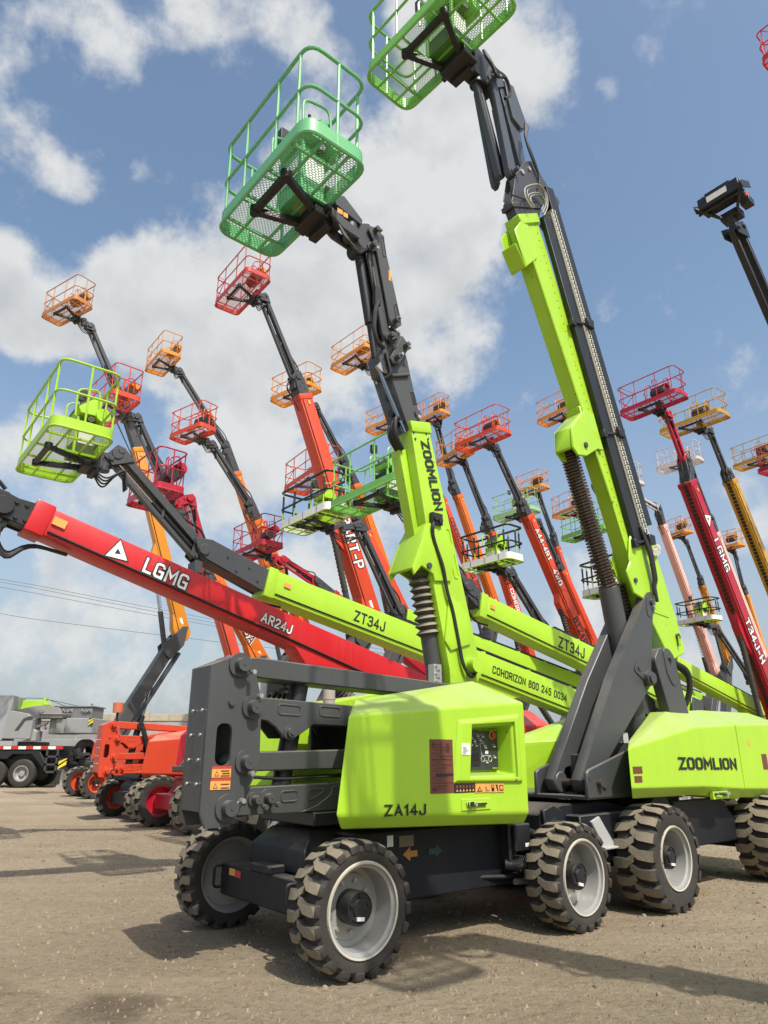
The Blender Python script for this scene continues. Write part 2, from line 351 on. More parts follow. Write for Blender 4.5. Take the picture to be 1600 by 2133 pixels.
# ------------------------------------------------------------------ wheels
_wm = {}
def wheel_meshes(Rr, w, n, rimmat, style):
    key = (Rr, w, n, rimmat.name, style)
    if key in _wm: return _wm[key]
    h = w / 2; rr = Rr * (.70 if style == 'solid' else .60); base = Rr * .915
    t = MB()
    prof = [(rr, -h * .93), (rr + .02, -h), (base * .93, -h * 1.0), (base, -h * .86), (base, h * .86), (base * .93, h), (rr + .02, h), (rr, h * .93)]
    t.lathe(prof, 40, 0)
    for s in (-1, 1):                                  # chevron lugs, wrapped round the shoulder
        for k in range(n):
            th0 = (k + (.5 if s > 0 else 0)) * 2 * math.pi / n; tw = math.pi / n
            secs = [(-.12 * h, Rr, base - .004, -.62 * tw, .40 * tw), (.30 * h, Rr, base - .004, .05 * tw, .50 * tw),
                    (.80 * h, Rr * .992, base - .004, .12 * tw, .56 * tw), (1.04 * h, Rr * .955, base * .93, .14 * tw, .56 * tw), (1.06 * h, Rr * .88, Rr * .84, .15 * tw, .38 * tw)]
            rings = []
            for y, ro, ri, c, hw in secs:
                g = []
                for r_, a in ((ri, -hw * 1.15), (ro, -hw), (ro, hw), (ri, hw * 1.15)):
                    a = th0 + c + a; g.append((r_ * math.cos(a), s * y, r_ * math.sin(a)))
                rings.append(g)
            o = len(t.f); t.loft(rings, 0)
            for i in range(o, len(t.f)):
                vs = [t.v[j] for j in t.f[i]]
                if all(math.hypot(v[0], v[2]) > Rr * .94 for v in vs): t.mi[i] = 1
    tm = t.mesh('tyre', [RUBBER, TREAD], .004 if n > 18 else 0)
    r = MB(); d = rr * .98
    r.lathe([(rr, -h * .60), (rr, -h * .95), (d, -h * 1.02), (d * .955, -h * 1.0)], 48, 2); r.lathe([(d * .955, -h * 1.0), (d * .945, -h * .86), (d * .87, -h * .80), (d * .855, -h * .2), (d * .84, h * .16), (d * .72, h * .20), (d * .70, h * .14), (.0, h * .14)], 48, 0)
    r.lathe([(rr, h * .95), (d * .95, h * .9), (d * .88, h * .7), (d * .86, h * .35), (0, h * .33)], 40, 0)
    for k in range(9):
        a = k * 2 * math.pi / 9; r.cyl((math.cos(a) * d * .55, h * .02, math.sin(a) * d * .55), (math.cos(a) * d * .55, h * .24, math.sin(a) * d * .55), .017, n=6, mi=1)
    rm = r.mesh('rim', [rimmat, STEEL if rimmat is RIMW else DARK, LIP if rimmat is RIMW else rimmat])
    u = MB(); hr = d * .37
    u.lathe([(hr, h * .22), (hr, -h * .62), (hr * .93, -h * .70), (hr * .9, -h * .66), (hr * .55, -h * .66), (hr * .5, -h * .74), (0, -h * .76)], 24, 0, smooth=False)
    for k in range(5):
        a = k * 1.2566 + .4; u.cyl((math.cos(a) * hr * .7, -h * .64, math.sin(a) * hr * .7), (math.cos(a) * hr * .7, -h * .74, math.sin(a) * hr * .7), .014, n=6, mi=0)
    u.box(-hr * .25, hr * .3, -h * .80, -h * .66, -hr * .66, -hr * .45, 1)
    um = u.mesh('hub', [BLACK, PAPER])
    _wm[key] = (tm, rm, um); return _wm[key]
def wheel(parent, x, y, Rr, w, rimmat, n=16, style='solid', steer=0., far=False, spin=.1):
    tm, rm, um = wheel_meshes(Rr, w, n, rimmat, style)
    o = link('wheel', tm, parent, (x, y, Rr - .012), (0, spin if not far else -spin, R(steer) + (math.pi if far else 0)))
    link('rim', rm, o); link('hub', um, o)
    return o
# ------------------------------------------------------------------ platforms
_bm = {}
def rrect(W_, L_, r, z, n=5):
    return [Vector((p.x, p.y, z)) for p in fillet([(-W_ / 2, -L_ / 2, 0), (W_ / 2, -L_ / 2, 0), (W_ / 2, L_ / 2, 0), (-W_ / 2, L_ / 2, 0)], r, n)]
def basket_meshes(L_, W_, ck, style):
    key = (L_, W_, ck, style)
    if key in _bm: return _bm[key]
    m = pm(ck); hi = style != 'far'; ring = rrect(W_, L_, .17, 0)
    f = MB(); n = len(ring); th = .15 if style != 'foam' else .20
    out = [p + Vector((0, 0, -.02)) for p in ring]; outT = [p + Vector((0, 0, th)) for p in ring]
    sc = lambda p, k: Vector((p.x * (1 - k / W_), p.y * (1 - k / L_), p.z))
    inT = [sc(p, .04) for p in outT]; inn = [sc(p, .04) for p in out]
    f.loft([inn, out, outT, inT, inn], 1 if style == 'foam' else 0, False)
    f.tube([p + Vector((0, 0, -.02)) for p in ring], .02, 6, 0, True)
    for y in (-.36, -.12, .12, .36): f.box(-W_ / 2 + .02, W_ / 2 - .02, y * L_ - .013, y * L_ + .013, -.035, -.002)
    for x in (-.2, .2): f.box(x * W_ - .013, x * W_ + .013, -L_ / 2 + .02, L_ / 2 - .02, -.03, -.004)
    if style == 'foam':
        for y in (-.3, -.02, .27): f.box(-W_ / 2 - .008, W_ / 2 + .008, y * L_ - .006, y * L_ + .006, -.03, th + .006, 2)
    fm = f.mesh('basket', [m, WOOD, BLACK])
    fl = MB(); fl.add([p + Vector((0, 0, .004)) for p in ring], [tuple(range(n))]); flm = fl.mesh('floor_mesh', [floormat(ck, C[ck])])
    g = MB(); r = .021; pad = 1 if style == 'foam' else 0
    g.tube([p + Vector((0, 0, 1.1)) for p in rrect(W_ - .03, L_ - .03, .16, 0)], .036 if pad else r, 8, pad, True)
    g.tube([p + Vector((0, 0, .58)) for p in rrect(W_ - .03, L_ - .03, .16, 0)], .03 if pad else r * .9, 8, pad, True)
    a, b = W_ / 2 - .015, L_ / 2 - .015
    for x, y in ((-a, -b + .16), (-a, -b * .36), (-a, b * .36), (-a, b - .16), (a, -b + .16), (a, -b * .42), (a, b * .42), (a, b - .16), (0, -b), (0, b)):
        g.tube([(x, y, 0), (x, y, 1.1)], .017, 6, 0)
        if pad: g.tube([(x, y, .45), (x, y, .95)], .03, 6, 1)
    if style in ('far', 'red', 'amber'):
        g.tube([(-a, b - .16, .15), (-a, b * .36, .58), (-a, b - .16, 1.1)], .014, 5); g.tube([(a, -b * .42, .15), (a, -b + .2, .58)], .014, 5)
    gm = g.mesh('guard_rail', [rail_paint(ck), BLACK])
    s = MB(); e = -.075
    A, B = (-W_ / 2 + .16, -.32 * L_ / 1.83, e), (-W_ / 2 + .16, .32 * L_ / 1.83, e); T = (W_ / 2 + .10, 0, e - .05)
    s.beam(A, B, .07, .07); s.beam(A, (W_ / 2 - .05, -.1, e - .02), .07, .07, .10); s.beam(B, (W_ / 2 - .05, .1, e - .02), .07, .07, .10)
    s.box(W_ / 2 - .16, W_ / 2 + .06, -.2, .2, e - .09, e + .04); s.cyl((A[0], A[1], e - .05), (A[0], A[1], e + .06), .06, n=12)
    s.cyl((B[0], B[1], e - .05), (B[0], B[1], e + .06), .05, n=12); s.box(W_ / 2 + .0, W_ / 2 + .10, -.16, .16, e - .16, .3)
    s.beam((W_ / 2 - .02, -.28, e), (W_ / 2 - .02, .28, e), .06, .06)
    sm = s.mesh('support_frame', [BLACK if style != 'far' else DARK], .006)
    c = MB(); x0 = W_ / 2 - .05
    if style in ('foam', 'lime', 'mint'):
        c.box(x0 - .30, x0, -.20, .24, .02, .62, 1 if style == 'lime' else 0); c.box(x0 - .32, x0 - .28, -.22, -.18, .02, .66, 0); c.box(x0 - .32, x0 - .28, .22, .26, .02, .66, 0); c.prism([(x0 - .34, .80), (x0 - .30, .70), (x0, .70), (x0 + .02, .98), (x0 - .10, 1.02)], -.30, .26, 0)
        c.prism([(x0 - .36, .815), (x0 - .12, 1.035), (x0 - .10, 1.02), (x0 - .345, .80)], -.27, .23, 1)
        c.box(x0 - .31, x0 - .302, -.15, .2, .25, .5, 2); c.box(x0 - .26, x0 - .02, -.206, -.2, .2, .5, 2)
        for y in (-.24, -.02, .18): c.cyl((x0 - .24, y, .9), (x0 - .26, y, 1.02), .018, n=8, mi=1)
        c.cyl((x0 + .05, -.36, .72), (x0 + .05, .30, .72), .12, n=16, mi=0); c.cyl((x0 - .12, -.30, .62), (x0 + .02, .30, .62), .05, n=8, mi=1)
        for y in (-.33, .30): c.tube(fillet([(x0 - .38, y, .60), (x0 - .40, y, 1.08), (x0 - .06, y, 1.16), (x0, y, .7)], .1, 3, False), .016, 6, 0)
        c.tube([(x0 - .1, .42, 1.1), (x0 - .12, .5, 1.36)], .012, 6, 1); c.box(x0 - .2, x0 - .06, .46, .56, 1.30, 1.50, 1)
    else:
        pts = [(x0 + .10 + .17 * math.cos(t), .86 + .17 * math.sin(t)) for t in [math.pi * k / 8 - .5 for k in range(9)]]
        c.prism(pts, -.46, .20, 3 if style == 'amber' or style == 'far' else 0)
        c.prism([(x0 - .26, .58), (x0 - .06, .46), (x0 + .16, .60), (x0 + .16, .80), (x0 - .2, .80)], -.42, .16, 1)
        for y in (-.5, .24): c.tube(fillet([(x0 - .30, y, .55), (x0 - .30, y, 1.04), (x0, y, 1.16), (x0 + .1, y, .8)], .1, 3, False), .018, 6, 0); c.tube([(x0, y, .15), (x0 - .2, y + .2, .8)], .016, 5, 0)
        for y in (-.05, .1): c.tube(fillet([(x0 - .1, y, 1.0), (x0 - .1, y, 1.26), (x0 + .04, y, 1.26), (x0 + .04, y, 1.0)], .05, 2, False), .014, 5, 0)
        c.tube(fillet([(x0 - .1, -.05, 1.26), (x0 - .1, .1, 1.26)], .01, 1, False), .014, 5, 0)
    cm = c.mesh('control_box', [m, BLACK, PAPER, pm('amber') if ck not in ('crimson', 'red') else m], .008)
    _bm[key] = (fm, flm, gm, sm, cm); return _bm[key]
def basket(parent, L_, W_, ck, style, loc, yaw=0., tilt=0.):
    ms = basket_meshes(L_, W_, ck, style)
    o = link('basket', ms[0], parent, loc, (0, R(tilt), R(yaw)))
    for nm, me in zip(('floor_mesh', 'guard_rail', 'support_frame', 'control_box'), ms[1:]): link(nm, me, o)
    return o
# ------------------------------------------------------------------ generic boom lift
def bellows(b, p, q, r, n, mi=0, sharp=.68):
    p, q = Vector(p), Vector(q); prof = []
    for k in range(2 * n + 1): prof.append((p + (q - p) * (k / (2 * n)), r if k % 2 else r * sharp))
    o = len(b.f); b.tube([x for x, _ in prof], [y for _, y in prof], 14, mi)
    if sharp < .7:
        for i in range(o, len(b.f)): b.sm[i] = False
def spring(b, p, q, r, turns, mi=0, t=.012):
    p, q = Vector(p), Vector(q); d = (q - p).normalized(); u = d.orthogonal().normalized(); w = d.cross(u); N_ = int(turns * 9)
    b.tube([p + (q - p) * (k / N_) + (u * math.cos(k * 2 * math.pi / 9) + w * math.sin(k * 2 * math.pi / 9)) * r for k in range(N_ + 1)], t, 5, mi)
def along(p, q, t): return Vector(p) + (Vector(q) - Vector(p)) * t
def perp(p, q):                     # in the boom's plane, 90 degrees above its direction
    d = (Vector(q) - Vector(p)).normalized(); return Vector((d.z, 0, -d.x)) if Vector((d.z, 0, -d.x)).z > 0 or abs(d.x) < .2 and d.z < 0 else Vector((-d.z, 0, d.x))
def rotator(parent, P2, bx, m=DARK, hoses=True):
    """link between jib head and platform: bracket, rotary actuator, hoses"""
    b = MB(); P2 = Vector(P2); bx = Vector(bx); d = (bx - P2); d.y = 0
    b.beam(P2 + Vector((.05, 0, 0)), P2 + d * .62, .20, .22, .16); b.cyl(P2 + d * .55 - Vector((0, 0, .16)), P2 + d * .55 + Vector((0, 0, .16)), .10, n=14)
    b.beam(P2 + d * .5 + Vector((0, 0, .1)), bx + Vector((0, 0, .02)), .18, .12); b.cyl(P2 - Vector((0, .15, 0)), P2 + Vector((0, .15, 0)), .10, n=14)
    o = b.obj('rotator', [m], parent, .008)
    if hoses:
        h = MB()
        for k in range(4):
            y = -.14 + .05 * k
            h.tube(fillet([bx + Vector((-.02, y, -.1)), P2 + d * .6 + Vector((.02, y - .05, -.34 - .05 * k)), P2 + Vector((.02, y - .03, -.38)), P2 + Vector((.16, y, -.25)), P2 + Vector((.22, y, -.6))], .2, 5, False), .016, 6)
        h.obj('hose', [HOSE], o)
    return o
def jib(parent, P1, P2, w, m, gap=.17, mir=1):
    P1, P2 = Vector(P1), Vector(P2); d = (P2 - P1).normalized(); u = Vector((d.z, 0, -d.x))       # u points to the back (+x) side when the jib rises
    if u.x < 0: u = -u
    b = MB(); n = gap
    b.beam(P1 + u * n * .5, P2 + u * n * .5, w * .55, .15, .12); b.beam(P1 - u * n * .9, P2 - u * n * .8, w * .30, .075)
    for s in (-1, 1):
        y = s * w * .32
        for Q, k in ((P1, 1), (P2, -1)):
            c = [Q + u * n * 1.05, Q + u * n * .9 + d * k * .28, Q - u * n * 1.25 + d * k * .1, Q - u * n * 1.2 - d * k * .10, Q + u * n * .7 - d * k * .12]
            b.prism([(v.x, v.z) for v in c], y - .012, y + .012)
            b.pin(Q.x + u.x * n * .5, Q.z + u.z * n * .5, y - .012, .055, .03); b.pin(Q.x - u.x * n * .85, Q.z - u.z * n * .85, y - .012, .045, .03)
    b.beam(along(P1, P2, .40) - u * n * .85, along(P1, P2, .46) + u * n * .4, w * .3, .05); 
    o = b.obj('jib', [m], parent, .006)
    c = MB(); a, z = along(P1, P2, .08) - u * n * .25, along(P1, P2, .93) - u * n * .28; k = along(a, z, .55)
    c.cyl(a, k, .052, n=10); c.cyl(k, z, .028, n=8, mi=1); c.obj('jib_cylinder', [BLACK, CHROME], o)
    h = MB(); h.tube(fillet([along(P1, P2, .02) + u * n * 1.3, along(P1, P2, .12) + u * n * 1.9, along(P1, P2, .3) + u * n * 1.1, along(P1, P2, .95) + u * n * .9], .2, 4, False), .022, 6)
    h.tube([along(P1, P2, .02) - u * n * .1 + Vector((0, .06, 0)), along(P1, P2, .98) - u * n * .1 + Vector((0, .06, 0))], .018, 6)
    h.obj('hose', [HOSE], o)
    return o
def cover(parent, name, m, x0, x1, y0, y1, z0, z1, slope=.22, ch=.12, drop=0.):
    """bevelled machine cover; y0 is the outer side"""
    s = 1 if y1 > y0 else -1; yc = y0 + s * .34 * abs(y1 - y0)
    b = MB(); P = lambda i, x, z, y: (x, y, z)
    r0 = [(x0 + ch, y0 + s * ch, z0), (x0, y0, z0 + ch), (x0 + .05, y0, z1 - slope - drop), (x0 + .22, yc, z1 - drop), (x0 + .22, y1, z1 - drop), (x0 + ch, y1, z0)]
    r1 = [(x1 - ch, y0 + s * ch, z0), (x1, y0, z0 + ch), (x1 - .03, y0, z1 - slope), (x1 - .25, yc, z1), (x1 - .25, y1, z1), (x1 - ch, y1, z0)]
    b.loft([r0, r1]); return b.obj(name, [m], parent, .02, seg=2)
def undercarriage(t, wb, tr, Rr, w, rim, n, style, m=BLACK, steer=0):
    b = MB(); hx, hy = wb / 2, tr / 2
    b.box(-hx + .25, hx - .25, -hy + w * .9, hy - w * .9, Rr * .95, Rr * 1.9); b.box(-hx + .55, hx - .55, -hy + w * .5, hy - w * .5, Rr * 1.1, Rr * 1.75)
    for s in (-1, 1): b.box(s * hx - .13, s * hx + .13, -hy + w, hy - w, Rr - .14, Rr + .14); b.cyl((s * hx, -hy + w * .3, Rr), (s * hx, hy - w * .3, Rr), .1, n=12)
    b.prism([(-hx + .0, Rr), (-hx + .3, Rr * 1.9), (-hx + .6, Rr * 1.9), (-hx + .6, Rr * .9)], -hy + w * 1.2, hy - w * 1.2)
    b.prism([(hx, Rr), (hx - .3, Rr * 1.9), (hx - .6, Rr * 1.9), (hx - .6, Rr * .9)], -hy + w * 1.2, hy - w * 1.2)
    b.cyl((0, 0, Rr * 1.85), (0, 0, Rr * 2.1), .48, n=24)
    b.obj('chassis', [m], t, .012)
    for x in (-hx, hx):
        for y in (-hy + w / 2, hy - w / 2): wheel(t, x, y, Rr, w, rim, n, style, steer if x > 0 else 0, y > 0, .1 + .07 * x)
def upper(t, ck, P2, P1, Pm, P0, bk, BL, bc, bstyle='far', byaw=0, bw=.36, bh=(.40, .52), jm=DARK, texts=(), chain=False, hd=DARK, y0=0., track=False, jgap=.17):
    p2, p1, pmid, p0 = (V3(p, 0) for p in (P2, P1, Pm, P0)); m = pm(ck)
    d = (p0 - pmid).normalized(); u = Vector((-d.z, 0, d.x))
    if u.z < 0: u = -u
    # telescopic boom
    b = MB(); e = p0 + d * .25; b.beam(pmid, e, bw, bh[0], bh[1]); b.beam(pmid - d * .02, pmid + d * .18, bw + .04, bh[0] + .05, mi=0)
    b.prism([(v.x, v.z) for v in (e + u * bh[1] * .5, e + d * .25 + u * .05, e + d * .2 - u * .35, e - d * .35 - u * (bh[1] * .5 + .14), e - d * .9 - u * bh[1] * .5)], -bw / 2 - .012, bw / 2 + .012)
    Lb = (e - pmid).length
    b.prism([(v.x, v.z) for v in (pmid + d * Lb * .50 - u * bh[0] * .5, pmid + d * Lb * .56 - u * (bh[0] * .5 + .28), pmid + d * Lb * .64 - u * (bh[0] * .5 + .26), pmid + d * Lb * .70 - u * bh[0] * .5)], -.15, .15)
    b.pin(e.x - d.x * .1, e.z - d.z * .1, -bw / 2 - .012, .09, .05)
    bo = b.obj('boom', [m], t, .02, seg=2)
    k = MB(); q = pmid + d * .3; Lk = (pmid - p1).length
    k.beam(p1 + u * .05 * bh[0], q, bw * .78, bh[0] * .72, bh[0] * .82); hw = .5 * bh[0]
    hp = [p1 - u * .12 - d * .05, p1 + u * .16 - d * .22, p1 + u * (hw * .9) + d * .1, pmid + u * hw * .86, pmid - u * hw * .8, p1 - u * hw * .7 + d * .35]
    for s in (-1, 1): k.prism([(v.x, v.z) for v in hp], s * bw * .42 - .015, s * bw * .42 + .015)
    k.pin(p1.x, p1.z, -bw * .42 - .015, .1, .04); k.box(p1.x - .12, p1.x + .02, -.16, .16, p1.z - .42, p1.z - .2)
    for i in range(4): w_ = along(p1, pmid, .35 + .17 * i) + u * .08 * (-1) ** i; k.pin(w_.x, w_.z, -bw * .42 - .015, .022, .02, n=8)
    k.obj('boom_extension', [hd], bo, .008)
    h = MB()
    for i in range(3): h.tube(fillet([p1 - u * .2, p1 - u * (.42 + .06 * i) + d * .25 + Vector((0, .1 - .1 * i, 0)), pmid - u * (hw + .10) + d * .1, pmid - u * (hw + .05) + d * .5], .25, 4, False), .02, 6)
    h.obj('hose', [HOSE], bo)
    if chain:                                         # cable track along the belly of the boom
        c = MB(); N_ = int(Lb / .16)
        for i in range(N_): a = pmid + d * (.1 + i * .16) - u * (bh[0] + (bh[1] - bh[0]) * i / N_) * .5; c.beam(a - u * .01, a + d * .11 - u * .01, .14, .09)
        c.obj('cable_track', [BLACK], bo)
    for (tx, f, sz, tm, bk_) in texts:
        w_ = pmid + d * Lb * f; letters(bo, tx, sz, (w_.x, -bw / 2 - .002, w_.z), d, tm, back=bk_)
    w_ = pmid + d * Lb * .93; q = MB(); q.beam((w_ - d * .12).to_tuple(), (w_ + d * .12).to_tuple(), bw + .010, .10, up=(0, 1, 0)) if False else q.beam(w_ - d * .13, w_ + d * .13, bw + .008, .11); q.obj('sticker', [PAPER], bo)
    w_ = pmid + d * Lb * .04 + u * bh[0] * .1; q = MB(); q.beam(w_ - d * .07, w_ + d * .07, bw + .050, .09); q.obj('sticker', [STORG], bo)
    q = MB(); q.tube([p + Vector((0, -bw / 2 - .018, 0)) for p in (pmid + d * .2 - u * bh[0] * .36, pmid + d * Lb * .5 - u * bh[0] * .40, pmid + d * Lb * .97 - u * bh[1] * .38)], .014, 5); q.obj('hose', [HOSE], bo)
    if track:                                         # black hose tray along the top of the boom
        c = MB(); c.beam(pmid + d * Lb * .3 + u * (bh[0] * .55 + .06), e + u * (bh[1] * .5 + .06), bw * .5, .09)
        for f in (.4, .55, .7, .85): w_ = pmid + d * Lb * f + u * (bh[0] + (bh[1] - bh[0]) * f) * .5; c.box(w_.x - .07, w_.x + .07, -bw * .3, bw * .3, w_.z - .03, w_.z + .06, 1)
        c.obj('hose_tray', [BLACK, m], bo)
    if jm is not None:
        jib(t, p1, p2, bw * .8, jm, jgap)
        edge = BL[1] / 2 + .08
        bx = Vector((bc[0] + edge * math.cos(R(byaw)), edge * math.sin(R(byaw)), bc[1] - .10)); rotator(t, p2, bx, jm)
        basket(t, BL[0], BL[1], bk, bstyle, (bc[0], 0, bc[1]), byaw)
    if y0:
        for ch in list(t.children):
            if ch.name.split('.')[0] in ('boom', 'jib', 'rotator', 'basket') and 'fixed' not in ch: ch.location.y += y0
    return bo, p0, pmid, d, u, Lb
def lift(name, label, loc, head, ck, P2, P1, Pm, P0, bk, BL=(2.44, .91), bstyle='far', byaw=0, riser=True, bw=.36, bh=(.40, .52), jm=DARK, base='orange', texts=(),
         bel=None, cat='boom lift', group='boom lifts parked in rows', rimm=None, chain=False, Rr=.5, hd=DARK, bc=(0, 0), track=False):
    """one self-propelled boom lift; P2 platform joint, P1 boom head, Pm where the coloured boom begins, P0 boom foot: all (x, z) in the machine's own plane"""
    t = thing(name, label, cat, (loc[0], loc[1], 0), R(head), group)
    p2, p1, pmid, p0 = (V3(p, 0) for p in (P2, P1, Pm, P0)); m = pm(ck); bm_ = pm(base)
    rimm = rimm or pm('vermilion'); wb = 2.7
    undercarriage(t, wb, 2.3, Rr, .36, rimm, 14, 'air', NAVY if base in ('lime',) else pm(base) if base == 'crimson' else NAVY)
    # turntable with side covers and counterweight
    tz = Rr * 2.1; b = MB(); b.box(-1.3, 1.5, -.5, .5, tz, tz + .12); b.box(1.35, 2.0, -1.0, 1.0, tz + .02, tz + .75)
    for s in (-1, 1): b.prism([(-1.2, tz + .1), (1.1, tz + .1), (1.2, tz + 1.0), (.9, tz + 1.05), (-.9, tz + .5)], s * .42 - .02, s * .42 + .02)
    b.obj('turntable', [DARK], t, .015)
    cover(t, 'side_cover', bm_, -1.0, 1.95, -1.05, -.46, tz + .02, tz + .95); cover(t, 'side_cover', bm_, -1.0, 1.95, 1.05, .46, tz + .02, tz + .95)
    if riser:                                          # riser arm carrying the boom on two bracket plates
        foot = Vector((-.9, 0, tz + .5)); top = p0 + Vector((-.15, 0, -.25)); r = MB(); rd = (top - foot).normalized()
        r.beam(foot, top - rd * .25, .44, .46, .42); r.beam(foot + Vector((.34, 0, -.1)), top - rd * .5 + Vector((.36, 0, -.25)), .3, .12)
        for s in (-1, 1):
            y = s * .27
            pl = [(p0.x + .16, p0.z + .08), (p0.x + .06, p0.z - .65), (p0.x - .42, p0.z - 1.25), (p0.x - .72, p0.z - 1.0), (p0.x - .78, p0.z - .72), (p0.x - .06, p0.z + .06)]
            r.prism(pl, y - .02, y + .02)
        r.obj('riser', [GREY], t, .012)
        c = MB(); a = foot + Vector((.9, 0, -.4)); z = along(foot, top, .55) + Vector((.2, 0, -.1)); c.cyl(a, along(a, z, .6), .11, n=14); c.cyl(along(a, z, .6), z, .065, n=10, mi=1); c.obj('lift_cylinder', [DARK, CHROME], t)
    else:
        r = MB()
        for s in (-1, 1): r.prism([(-.1, tz + .05), (1.6, tz + .05), (max(1.7, p0.x + .25), p0.z + .12), (p0.x - .1, p0.z + .22), (p0.x - .5, tz + .75)], s * .36 - .03, s * .36 + .03)
        r.obj('mast', [DARK], t, .015)
    bo, p0, pmid, d, u, Lb = upper(t, ck, P2, P1, Pm, P0, bk, BL, bc, bstyle, byaw, bw, bh, jm, texts, chain, hd, 0., track)
    c = MB(); a = pmid + d * Lb * .60 - u * (bh[0] * .5 + .2); z = p0 + Vector((-.55, 0, -1.0)) if riser else Vector((p0.x - 1.3, 0, tz + .5))
    if riser or Lb > 3:
        kx = along(a, z, .55); c.cyl(z, kx, .10, n=14); (spring if bel == 'spring' else bellows)(c, *((kx, a, .075, 26, 1) if bel == 'spring' else (kx, a, .115, 15, 1, .8)))
        c.obj('boom_cylinder', [DARK, SPRING if bel == 'spring' else BELLOW], t)
    return t
# ------------------------------------------------------------------ articulating lift: chassis, covers, folded arms and link plate
def pinset(b, pts, y, r=.052, mi=0, bi=1):
    for (x, z), (bx, bz), rr in pts:
        b.pin(x, z, y, rr * 1.75, .018, mi, 24); b.pin(x, z, y - .018, rr, .07, mi, 18); b.pin(x, z, y - .088, rr * .25, .004, mi, 8)
        a = Vector((x, y - .06, z)); q = Vector((bx, y - .06, bz)); b.cyl(a, q, .011, n=6, mi=mi); b.cyl(q, q + Vector((0, -.05, 0)), .018, n=8, mi=bi)
def decal_sheet(parent, x0, x1, z0, z1, y, base, lines, ink=BLACK, head=None):
    """a printed sticker: sheet, header band and rows of small marks"""
    b = MB(); b.box(x0, x1, y - .003, y + .002, z0, z1, 0); w = x1 - x0; h = z1 - z0
    if head: b.box(x0, x1, y - .004, y + .001, z1 - h * .22, z1, 2)
    rnd = random.Random(int(x0 * 977 + z0 * 131))
    for i in range(lines):
        z = z0 + h * (.08 + .66 * i / max(1, lines)); a = x0 + w * (.08 + .1 * rnd.random()) + (w * .38 if head else 0)
        b.box(a, min(x1 - w * .06, a + w * (.25 + .5 * rnd.random())), y - .0045, y, z, z + h * .35 / max(3, lines), 1)
    if head:
        cx = x0 + w * .25; c = z0 + h * .36; k = h * .24
        b.prism([(cx - k, c - k), (cx + k, c - k), (cx, c + k)], y - .0045, y, 1); b.prism([(cx - k * .6, c - k * .75), (cx + k * .6, c - k * .75), (cx, c + k * .5)], y - .0055, y, 0)
    return b.obj('sticker', [base, ink] + ([head] if head else []), parent)
